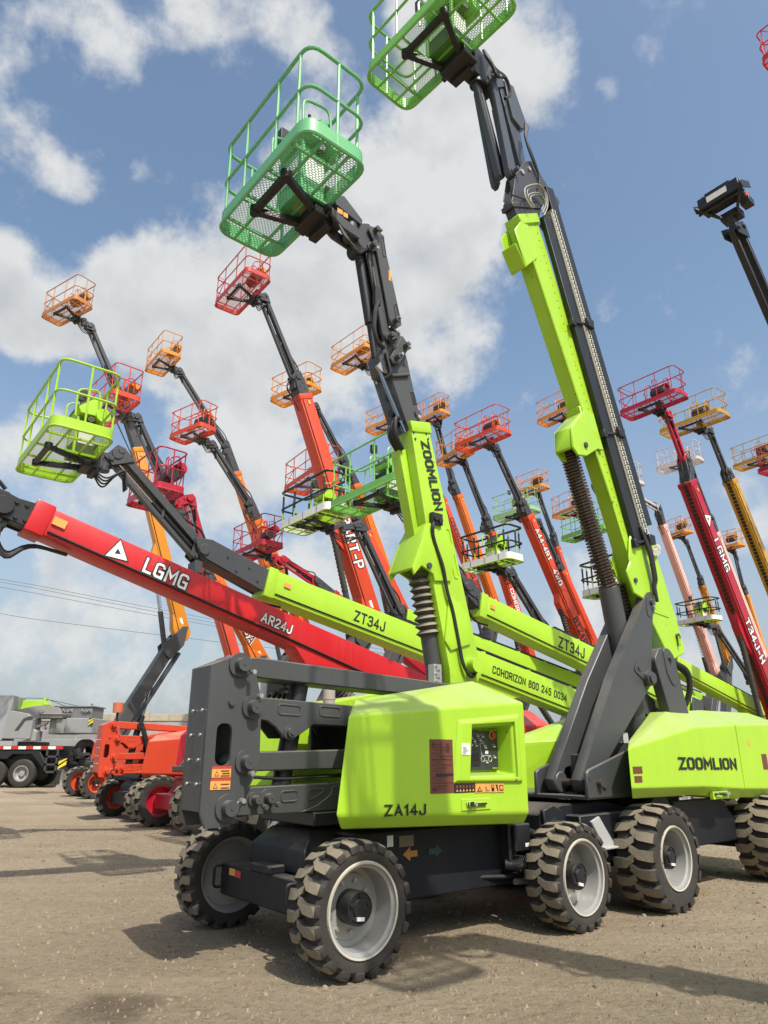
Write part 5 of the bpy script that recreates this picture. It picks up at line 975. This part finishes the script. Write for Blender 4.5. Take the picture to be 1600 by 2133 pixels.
# ------------------------------------------------------------------ mobile crane at the left
def crane():
    t = thing('mobile_crane', 'grey and lime mobile crane truck parked sideways along the wall', 'crane truck', (-18.5, 32.5, 0))
    S = .0213; X = lambda u: (u - 800) * S + 18.5 - .0; Z = lambda v: (1642 - v) * .0205; hg = mat('crane_grey', (.27, .275, .27), rough=.45, dust=.3, chips=.2); y0, y1 = 0., 2.4
    BX = lambda b, u0, u1, v0, v1, ya, yb, mi=0: b.box(X(u0), X(u1), ya, yb, Z(v1), Z(v0), mi)
    def tyre(u, yy, nm='wheel'):
        a = MB(); r = .59; a.lathe([(.30, -.15), (.34, -.19), (.5, -.2), (.57, -.17), (r, -.11), (r, .11), (.57, .17), (.34, .19), (.3, .1)], 36)
        for k in range(36):
            q = k * math.pi / 18; a.box(-.02, .02, -.1 + .2 * (k % 2), .0 + .1 * (k % 2), r - .01, r + .012) if False else None
        o = a.obj(nm, [RUBBER], t, loc=(X(u), yy, .59)); a = MB(); a.lathe([(.31, -.12), (.335, -.19), (.30, -.19), (.27, -.06), (.22, -.02), (.12, -.02), (.12, -.12), (.0, -.13)], 28); a.obj('rim', [RIMG if False else mat('crane_rim', (.3, .3, .29), rough=.4, var=.2)], o); return o
    for u in (53, -8, -150, -215): tyre(u, .25); tyre(u, 2.2)
    b = MB(); BX(b, -330, 132, 1566, 1602, .45, 2.0); BX(b, -330, 128, 1557, 1567, .0, 2.4); b.prism([(X(-60), Z(1568)), (X(86), Z(1568)), (X(100), Z(1590)), (X(96), Z(1602)), (X(86), Z(1590)), (X(70), Z(1574)), (X(30), Z(1574)), (X(20), Z(1584)), (X(-45), Z(1584))], .02, .4)
    BX(b, 128, 158, 1590, 1608, .4, 2.0); BX(b, 30, 60, 1548, 1558, .3, 2.1); BX(b, 160, 174, 1585, 1597, .5, 1.9); b.obj('chassis', [BLACK], t, .02)
    b = MB(); n = 30
    for k in range(n): b.box(X(-330) + k * (X(134) - X(-330)) / n, X(-330) + (k + 1) * (X(134) - X(-330)) / n, -.012, .0, Z(1564), Z(1558), k % 2)
    b.obj('reflective_strip', [PAPER, LENSR], t)
    b = MB()
    for u in (101, 123): BX(b, u, u + 4, 1563, 1612, -.05, .0)
    for v in (1577, 1593, 1608): BX(b, 101, 127, v, v + 4, -.05, .15)
    b.obj('ladder', [DARK], t)
    def hazard(u0, u1, v0, v1, y):
        a = MB(); BX(a, u0, u1, v0, v1, y, y + .02, 0); w_, h_ = X(u1) - X(u0), Z(v0) - Z(v1)
        for k in (-.1, .4): a.prism([(X(u0), Z(v1) + h_ * max(0, k)), (X(u0), Z(v1) + h_ * (k + .3)), (X(u1), Z(v1) + h_ * min(1, k + .85)), (X(u1), Z(v1) + h_ * (k + .5))], y - .006, y, 1)
        a.obj('hazard_plate', [BLACK, YEL], t)
    hazard(130, 146, 1582, 1604, -.06); hazard(176, 185, 1499, 1514, .2)
    b = MB(); b.cyl((X(134), .3, .1), (X(134), .3, Z(1600)), .08, n=12); b.prism([(X(126), 0), (X(142), 0), (X(138), .14), (X(130), .14)], .1, .5); b.cyl((X(105), 2.0, .0), (X(105), 2.0, Z(1600)), .08, n=12); b.obj('outrigger_leg', [STEEL], t)
    a = MB(); a.lathe([(.25, -.16), (.3, -.2), (.5, -.2), (.57, -.13), (.57, .13), (.5, .2), (.25, .2)], 30); o = a.obj('spare_tyre', [RUBBER], t, loc=(X(157), 1.2, Z(1570))); o.rotation_euler = (0, 0, R(68))
    b = MB(); rnd = random.Random(8)
    for k in range(16): u = 130 + rnd.random() * 38; v = 1566 + rnd.random() * 36; BX(b, u, u + 3 + rnd.random() * 9, v, v + 2 + rnd.random() * 4, .2 + rnd.random() * .3, .9)
    b.obj('rear_fittings', [DARK], t)
    # upper structure
    b = MB(); b.prism([(X(-60), Z(1546)), (X(1), Z(1546)), (X(6), Z(1505)), (X(12), Z(1454)), (X(11), Z(1451)), (X(-60), Z(1450))], .1, 1.2); b.obj('cab', [mat('cab_grey', (.30, .31, .33), rough=.35)], t, .04)
    b = MB(); b.prism([(X(1), Z(1542)), (X(8), Z(1485)), (X(14), Z(1484)), (X(48), Z(1490)), (X(61), Z(1502)), (X(60), Z(1542)), (X(57), Z(1543))], .05, .9); ho = b.obj('engine_cover', [hg], t, .03)
    b = MB(); b.prism([(X(26), Z(1525)), (X(41), Z(1500)), (X(54), Z(1495)), (X(62), Z(1498)), (X(60), Z(1502)), (X(46), Z(1504)), (X(34), Z(1525))], .03, .06); b.obj('grille', [DARK], ho)
    b = MB(); b.prism([(X(40), Z(1547)), (X(58), Z(1541)), (X(61), Z(1522)), (X(69), Z(1527)), (X(69), Z(1547))], .2, .8); b.prism([(X(61), Z(1515)), (X(82), Z(1505)), (X(84), Z(1510)), (X(78), Z(1514)), (X(82), Z(1520)), (X(80), Z(1524)), (X(74), Z(1514)), (X(62), Z(1520))], .4, .6); b.obj('pedestal', [RIMW], t, .02)
    b = MB(); b.prism([(X(8), Z(1482)), (X(55), Z(1471)), (X(100), Z(1472)), (X(112), Z(1492)), (X(112), Z(1500)), (X(60), Z(1500)), (X(10), Z(1490))], .5, .9); b.pin(X(66), Z(1482), .5, .12, .05); BX(b, 62, 115, 1496, 1498, .40, .5); BX(b, 62, 132, 1489, 1491, .42, .5); BX(b, 100, 140, 1500, 1531, .55, 1.6); BX(b, 83, 128, 1500, 1532, .7, 1.8); b.obj('slewing_frame', [mat('frame_grey', (.25, .25, .235), rough=.6, dust=.3)], t, .02)
    b = MB(); BX(b, 94, 174, 1475, 1499, .55, 1.9); BX(b, 92, 177, 1472, 1475, .5, 1.95)
    for u0 in (112, 152): 
        for k in range(7): BX(b, u0 + k * 3, u0 + k * 3 + 2.2, 1478 + (k * 5) % 6, 1484 + (k * 3) % 5, .45, .56, 1)
    b.cyl((X(167), .8, Z(1472)), (X(167), .8, Z(1466)), .05, n=8); b.obj('winch_housing', [mat('winch_grey', (.16, .16, .165), rough=.5), LGREY], t, .015)
    b = MB(); BX(b, 126, 183, 1499, 1531, .25, 2.1); b.obj('counterweight', [hg], t, .03)
    b = MB(); b.prism([(X(9), Z(1479)), (X(13), Z(1459)), (X(60), Z(1459)), (X(66), Z(1469)), (X(50), Z(1471)), (X(24), Z(1480))], .9, 1.5); b.prism([(X(54), Z(1459)), (X(56), Z(1453)), (X(59), Z(1453)), (X(60), Z(1459))], 1.0, 1.2); b.obj('boom', [pm('lime')], t, .02)
    b = MB(); b.tube([(X(12), 1.1, Z(1453)), (X(57), 1.1, Z(1454)), (X(106), 1.1, Z(1472))], .012, 4); b.tube([(X(60), 1.1, Z(1456)), (X(142), 1.1, Z(1473))], .012, 4); b.obj('hoist_rope', [BLACK], t)
crane()
# ------------------------------------------------------------------ the two nearest lifts
m1 = hero_za('lime lift nearest the camera, mint green platform raised high on a dark jib')
hero_zt('lime lift at the right with two tall slate arms and a spring wrapped cylinder')
# third: red stowed-arm lift at the left
C_ = 'brickred'
t = thing('articulating_boom_lift', 'vermilion lift with folded flat arms, left of the dark grey link plate', 'boom lift', (-5.237, 16.45, 0), R(40), 'boom lifts parked in rows')
artic(t, C_, pm(C_), pm(C_), hero=False, tyre='air')
upper(t, C_, (.77, 7.94), (1.45, 6.04), (1.65, 5.74), (3.05, 2.4), 'crimson', (1.9, .8), (-.16, 7.72), 'red', 2, bw=.3, bh=(.30, .36), jm=pm('crimson'), texts=(('AR14J', .66, .26, INKW, INK),), y0=1.03)
b = MB(); b.cyl((-.55, .75, 2.10), (-.55, .75, 2.3), .03, n=8, mi=1); b.cyl((-.55, .75, 2.3), (-.55, .75, 2.52), .11, .12, n=16); b.obj('beacon', [BEACON, BLACK], t)
b = MB(); b.cyl((.02, .60, 1.98), (.36, .55, 1.06), .055, n=12); b.cyl((-.02, .60, 2.02), (-.02, .66, 2.02), .08, n=12); b.obj('arm_cylinder', [BLACK], t)
# its twin right beside the camera: its boom and platform throw the shadows on the ground in front
def copy_tree(o, parent=None):
    c = o.copy(); COL.objects.link(c); c.parent = parent
    for ch in list(o.children): copy_tree(ch, c)
    return c
tw = copy_tree(m1); tw.location = (3.3, .85, 0); tw['label'] = 'lime lift standing beside the camera, seen only by its shadow on the ground'
FIT = {
    'a': ((-9.14, 26.42), (-3.58, 17.78), (-1.71, 14.47), (-1.09, 13.05), (1.5, 6.04), (-4.5, 18.05), 18.1, 2.27, 0.85),
    'b': ((-5.55, 23.77), (-3.76, 12.28), (-2.58, 10.26), (-1.36, 8.43), (1.5, 4.58), (-4.59, 12.28), 4.1, 2.56, 0.96),
    'c': ((-5.49, 32.32), (-5.42, 18.55), (-2.73, 15.39), (-2.12, 14.17), (1.5, 6.14), (-6.21, 18.61), -0.5, 2.23, 0.93),
    'd': ((-4.25, 27.97), (-3.53, 13.28), (-1.64, 11.11), (-1.26, 10.46), (1.5, 5.81), (-4.35, 13.44), 14.8, 2.01, 0.84),
    'f': ((-1.66, 22.18), (-3.22, 16.21), (-1.78, 13.55), (-1.5, 12.98), (1.5, 5.81), (-3.99, 16.03), -0.6, 2.44, 0.91),
    'g': ((-0.31, 30.16), (-3.59, 16.16), (-1.95, 13.91), (-1.27, 12.91), (1.5, 6.89), (-4.59, 16.31), 12.5, 2.44, 0.91),
    'h': ((2.28, 30.51), (-3.62, 18.32), (-2.07, 14.74), (-1.51, 13.58), (1.5, 6.31), (-4.6, 18.29), 2.7, 2.59, 0.96),
    'i': ((1.05, 29.21), (-6.25, 8.3), (-4.75, 7.67), (-3.97, 7.25), (1.3, 4.4), (-7.33, 8.41), 0.0, 2.44, 0.91),
    'j': ((-0.3, 26.94), (-2.28, 11.91), (-1.08, 10.26), (-0.59, 9.75), (1.5, 6.52), (-3.23, 11.26), -4.7, 2.73, 1.02),
    'k': ((4.8, 38.36), (-4.76, 18.45), (-2.84, 16.03), (-1.95, 15.08), (1.5, 8.34), (-6.01, 18.41), 8.2, 2.44, 0.91),
    'l': ((4.57, 34.72), (-2.3, 17.91), (-1.28, 14.83), (-0.93, 14.18), (1.5, 8.65), (-2.48, 18.16), 2.1, 1.83, 0.76),
    'm': ((7.37, 28.59), (-3.56, 13.42), (-2.14, 11.23), (-1.82, 10.76), (1.5, 5.21), (-4.28, 13.47), 1.2, 2.44, 0.91),
    'n': ((5.71, 31.84), (-2.48, 14.44), (-1.16, 11.89), (-0.88, 11.23), (1.5, 5.19), (-3.06, 14.46), -9.3, 2.09, 0.87),
    'o1': ((9.44, 34.34), (-2.27, 12.38), (-1.01, 10.49), (-0.69, 10.04), (1.5, 6.42), (-3.87, 12.32), 5.2, 2.32, 0.86),
    'o2': ((11.57, 42.1), (-2.5, 16.62), (-1.4, 14.2), (-1.21, 13.46), (1.5, 6.95), (-3.07, 16.72), 0.6, 2.1, 0.87),
    'p': ((11.52, 33.61), (-2.09, 17.51), (-0.93, 14.61), (-0.48, 13.67), (1.5, 7.74), (-3.48, 17.39), -2.6, 2.32, 0.86),
    'q1': ((13.5, 39.66), (-2.32, 14.34), (-0.87, 11.94), (-0.52, 11.28), (1.5, 6.91), (-3.63, 14.36), -11.2, 2.44, 0.91),
    'q2': ((11.18, 30.37), (-2.69, 9.99), (-0.96, 7.92), (-0.67, 7.53), (1.5, 5.44), (-3.34, 10.2), -9.1, 2.2, 0.82),
    'r': ((14.08, 26.88), (-3.88, 13.99), (-3.08, 12.19), (-3.07, 11.3), (1.3, 2.4), (-4.78, 14.0), 0.4, 2.44, 0.91),
    's': ((18.49, 31.11), (-5.36, 14.89), (-4.41, 13.08), (-4.16, 12.8), (1.3, 2.4), (-6.62, 14.72), -0.4, 2.73, 1.02),
    't': ((20.44, 39.27), (-3.46, 16.98), (-2.13, 14.19), (-1.83, 13.38), (1.5, 6.58), (-4.73, 16.78), 4.1, 2.44, 0.91),
    'u': ((23.12, 36.25), (-2.25, 16.17), (-1.1, 13.39), (-0.85, 12.63), (1.5, 6.19), (-4.58, 15.76), -6.3, 2.44, 0.91),
    'u2': ((19.55, 29.27), (-1.59, 13.16), (-0.55, 11.15), (-0.36, 10.53), (1.5, 5.29), (-2.97, 13.02), -9.4, 2.27, 0.85),
    'v': ((16.82, 37.63), (-3.76, 14.39), (-2.16, 14.2), (-1.94, 13.29), (1.5, 5.6), (-5.68, 14.49), -1.6, 2.44, 0.91),
    'w': ((22.07, 46.82), (-1.74, 15.19), (-0.6, 12.73), (-0.48, 12.25), (1.5, 7.56), (-2.77, 15.37), -14.9, 2.05, 0.85),
    'x': ((24.11, 45.7), (-0.56, 14.29), (-0.13, 11.87), (0.04, 11.41), (1.5, 6.79), (-1.32, 14.41), -6.0, 2.05, 0.85),
    'y': ((9.23, 13.55), (-2.07, 12.13), (0.18, 8.56), (0.14, 7.97), (1.5, 3.46), (-2.5, 12.66), -1.6, 1.01, 0.42),
    'B6': ((6.3, 25.12), (-9.05, 7.75), (-7.55, 5.36), (-7.36, 5.17), (1.3, 3.62), (-10.52, 7.55), 0.4, 2.44, 0.91),
    'Bg': ((7.78, 20.33), (-9.01, 6.65), (-7.68, 4.97), (-7.3, 4.61), (1.3, 2.74), (-10.11, 6.6), 0.2, 2.44, 0.91),
    'B7': ((11.63, 28.34), (-9.59, 7.1), (-7.74, 5.07), (-7.39, 4.78), (1.3, 3.41), (-10.4, 7.16), 1.8, 2.1, 0.78),
    'B8': ((15.79, 29.32), (-9.8, 6.32), (-7.85, 4.55), (-7.29, 4.35), (1.3, 2.43), (-10.65, 6.45), -11.9, 1.9, 0.71),
    'B9': ((25.85, 43.26), (-10.77, 7.73), (-7.92, 5.32), (-7.45, 5.1), (1.3, 4.16), (-12.35, 7.77), -9.3, 2.2, 0.82),
    'ZT1': ((4.6, 18.24), (-11.75, 6.21), (-10.09, 4.8), (-8.81, 4.42), (1.3, 2.4), (-12.58, 6.0), 0.0, 2.34, 0.92),
    'z': ((12.83, 15.32), (0.93, 22.18), (3.53, 17.84), (3.69, 16.81), (1.5, 3.71), (-1.14, 20.78), -1.6, 1.71, 0.64),
    'AR': ((0.29, 10.2), (-6.91, 4.06), (-5.45, 3.8), (-5.17, 3.76), (1.1, 2.04), (-7.34, 3.88), 0.0, 2.44, 0.91),
}
# ------------------------------------------------------------------ the rows of lifts behind
WB = (INKW, INK)
ROWS = {}
def row(k, label, ck, bk, bs='far', head=38.5, **kw):
    loc, P2, P1, Pm, P0, bc, yaw, L_, W_ = FIT[k]
    ROWS[k] = t = lift('boom_lift', label, loc, head, ck, P2, P1, Pm, P0, bk, (L_, W_), bs, yaw, bc=bc, **kw)
    return t
row('a', 'amber boom on a tall slate riser at far left, rust tan platform on top', 'amber', 'tan', 'amber', bel='spring', base='vermilion')
row('b', 'orange boom whose vermilion platform sits just behind the lime platform at left', 'orange', 'vermilion', texts=(('BA',   .78, .28, INK, INKW),), base='vermilion')
row('c', 'orange boom with the narrow amber platform, second highest of the left group', 'orange', 'amber', 'amber', texts=(('ORT', .86, .28, INK, INKW),), bel='spring')
row('d', 'orange boom with black folded jib and vermilion platform right below the tilted amber one', 'orange', 'vermilion')
row('f', 'broad vermilion boom carrying the highest red platform left of centre', 'vermilion', 'brick', 'amber', texts=(('BT34RT-P', .62, .36, INKW, INK),), bw=.5, bh=(.5, .62), bel=None)
row('g', 'amber platform half hidden behind the broad vermilion boom', 'orange', 'amber', 'amber')
row('h', 'amber platform just left of the nearest machine dark jib', 'orange', 'amber', 'amber')
row('i', 'crimson platform on a crimson jib, just above the lime boom reaching left', 'crimson', 'crimson', 'red', jm=pm('crimson'), riser=False, base='crimson')
row('j', 'vermilion platform behind the lower end of the broad vermilion boom', 'vermilion', 'vermilion')
row('k', 'vermilion boom with black lettering, amber platform hidden behind the nearest dark boom head', 'vermilion', 'amber', 'amber', texts=(('COHORIZON 800 245 0034', .45, .26, INK, None),))
row('l', 'orange boom with amber platform just right of the nearest dark boom head', 'orange', 'amber', 'amber', bel='spring')
row('m', 'vermilion boom with black and white lettering under the widest orange platform', 'vermilion', 'vermilion', texts=(('BT24RT', .80, .27, INK, None), ('A44-4RT', .2, .24, INKW, INK), ('4WD', .42, .26, INKW, INK)), bw=.42, bh=(.42, .56))
row('n', 'vermilion boom with white lettering only, amber platform below the widest orange one', 'vermilion', 'amber', 'amber', texts=(('COHORIZON 800', .6, .24, INKW, None),))
row('o1', 'pale green platform behind the dark head of a vermilion boom', 'vermilion', 'palegreen', 'lime', base='lime', rimm=RIMW)
row('o2', 'narrow vermilion boom with amber platform above the pale green one', 'vermilion', 'amber', 'amber')
row('p', 'amber platform cut off by the tall lime boom on its right', 'orange', 'amber', 'amber')
row('q1', 'amber platform directly above the leaf green platform beside the spring cylinder', 'orange', 'amber', 'amber')
row('q2', 'leaf green platform below an amber one, left of the spring cylinder', 'lime', 'leaf', 'lime', base='lime', rimm=RIMW)
row('r', 'crimson boom with white lettering and triangle emblem under the crimson platform at right', 'crimson', 'crimson', 'red', jm=pm('crimson'), riser=False, chain=True, base='crimson', texts=(('LGMG', .30, .36, INKW, INK), ('T34J-H', .64, .36, INKW, INK)), bw=.5, bh=(.55, .68))
row('s', 'ochre yellow boom with ochre platform at the right edge', 'ochre', 'ochre', 'amber', riser=False, chain=True, base='ochre', bw=.45, bh=(.5, .6))
row('t', 'pale blush platform behind the crimson boom', 'pink', 'blush', 'far')
row('u', 'ochre platform at the right edge behind a red one', 'orange', 'ochre', 'amber')
row('u2', 'crimson platform cut off by the right edge', 'crimson', 'crimson', 'red', base='crimson')
row('v', 'faded pink boom on a slate riser between the lime and crimson booms', 'pink', 'blush', 'far', jm=LGREY, bel='spring')
row('w', 'amber boom whose platform peeks out left of the crimson boom', 'amber', 'amber', 'amber')
row('x', 'amber boom and platform directly behind the right side of the crimson boom', 'amber', 'amber', 'amber')
row('z', 'red platform high at the top right corner', 'red', 'red', 'red')
T_ = (('ZT34J', .33, .3, INK, None), ('ZOOMLION', .56, .3, INK, None))
tele = dict(riser=False, base='lime', rimm=RIMW, bw=.46, bh=(.52, .66), group='lime boom lifts', track=True)
zt = row('ZT1', 'lime lift reaching left over the long red boom, lime platform at its tip', 'lime', 'lime', 'lime', texts=(('ZT34J', .23, .185, INK, None), ('ZOOMLION', .45, .24, INK, None), ('COHORIZON 800 245 0034', .70, .15, INK, None)), **tele)
row('Bg', 'lime lift with a long leaf green platform behind the nearest lime boom', 'lime', 'leaf', 'lime', texts=(('ZT34J', .36, .24, INK, None), ('ZOOMLION', .60, .24, INK, None)), **tele)
row('B6', 'lime boom lift with white foam edged platform left of the nearest lime boom', 'lime', 'lime', 'foam', **tele)
row('B7', 'lime boom lift with white foam edged platform right of the nearest lime boom', 'lime', 'lime', 'foam', texts=T_, **tele)
row('B8', 'lime boom lift whose foam edged platform sticks out left of the spring cylinder', 'lime', 'lime', 'foam', **tele)
row('B9', 'lime boom lift whose foam edged platform stands before the pink boom', 'lime', 'lime', 'foam', **tele)
ar = row('AR', 'long red boom with white lettering and emblem, sloping down behind the nearest lift', 'red', 'red', 'red', base='red', riser=False, bw=.30, bh=(.31, .43), hd=BLACK,
         texts=(('LGMG', .228, .15, INKW, INK), ('AR24J', .455, .105, INKW, INK)), rimm=RIMW)
def logo(bo, c, d, k, y):                        # three-sided emblem of three folded bars
    d = Vector(d).normalized(); u = Vector((-d.z, 0, d.x)); b = MB(); Q = [Vector((math.cos(a), math.sin(a))) for a in (R(100), R(220), R(340))]
    def add(s0, y_, mi):
        for i in range(3):
            p, q, r = Q[i], Q[(i + 1) % 3], Q[(i + 2) % 3]; poly = [p * s0, q * s0, q * s0 + (r - q) * .30, (p + (r - p) * .0) * .42 * s0 + (q - p) * .0] if mi == 0 else [p * s0, q * s0, r * s0]
            w = [c + d * (v.x * k) + u * (v.y * k) for v in poly]; b.add([(v.x, y_ - .0008 * i, v.z) for v in w], [tuple(range(len(w)))], mi)
            if mi: break
    add(1.18, y - .003, 1); add(1., y - .006, 0); b.obj('emblem', [INKW, INK], bo)
def boom_of(t): return [c for c in t.children if c.name.split('.')[0] == 'boom'][0]
for t_, f, k, y in ((ar, .145, .14, -.15), (ROWS['r'], .16, .30, -.25)):
    _, P2, P1, Pm, P0, *_r = FIT[{ar: 'AR'}.get(t_, 'r')]; a, z = V3(Pm, 0), V3(P0, 0); logo(boom_of(t_), a + (z - a) * f, z - a, k, y)
t = row('y', 'black jib at the right edge ending in a control box without any platform', 'orange', 'red', jm=None)
_, P2, P1, Pm, P0, bc, yaw, L_, W_ = FIT['y']
jib(t, V3(P1, 0), V3(P2, 0), .46, BLACK, .26)
b = MB(); x, z = bc[0] + .1, bc[1] + .02
b.loft([[(x - .20, -.46, z), (x + .16, -.42, z - .04), (x + .16, .42, z - .04), (x - .20, .46, z)], [(x - .22, -.44, z + .26), (x + .10, -.40, z + .34), (x + .10, .40, z + .34), (x - .22, .44, z + .26)]])
b.box(x - .15, x + .05, -.25, .3, z + .33, z + .37); b.cyl((x, -.2, z + .34), (x, -.2, z + .45), .03, n=8); b.cyl((x - .1, .36, z + .3), (x - .1, .36, z + .38), .015, n=6)
for s in (-1, 1): b.prism([(x - .3, z + .10), (x + .2, z + .34), (x + .26, z + .2), (x - .2, z - .06)], s * .50 - .015, s * .50 + .015); b.beam((x - .25, s * .5, z + .05), (x + .3, s * .12, z - .2), .06, .06)
b.beam((x - .1, -.5, z - .05), (x - .1, .5, z - .05), .05, .05); b.beam((x + .3, 0, z - .2), (P2[0] + .05, 0, P2[1]), .16, .2); b.box(x + .2, x + .5, -.2, .2, z - .25, z - .08); b.box(x + .3, x + .55, -.42, -.22, z - .05, z + .12)
co = b.obj('control_box', [BLACK], t, .01)
b = MB(); b.add([(x - .2145, -.2, z + .06), (x - .2145, .24, z + .06), (x - .2245, .24, z + .2), (x - .2245, -.2, z + .2)], [(0, 1, 2, 3)]); b.add([(x - .05, -.452, z + .05), (x - .18, -.462, z + .05), (x - .19, -.452, z + .22), (x - .05, -.438, z + .24)], [(0, 1, 2, 3)]) if False else None; b.obj('label', [PAPER], co)
b = MB(); b.cyl((x + .42, -.32, z + .12), (x + .42, -.32, z + .26), .08, n=14); b.obj('beacon', [LENSR], co)

lift('boom_lift', 'crimson lift with low crimson axle beam, half hidden behind the dark grey link plate', (-3.02, 15.62), 38.5, 'crimson', (-1, 3), (-.75, 2.25), (-.5, 2.22), (1.4, 2.1), 'red', jm=None, riser=False, base='crimson', rimm=pm('crimson'), group='boom lifts parked in rows')
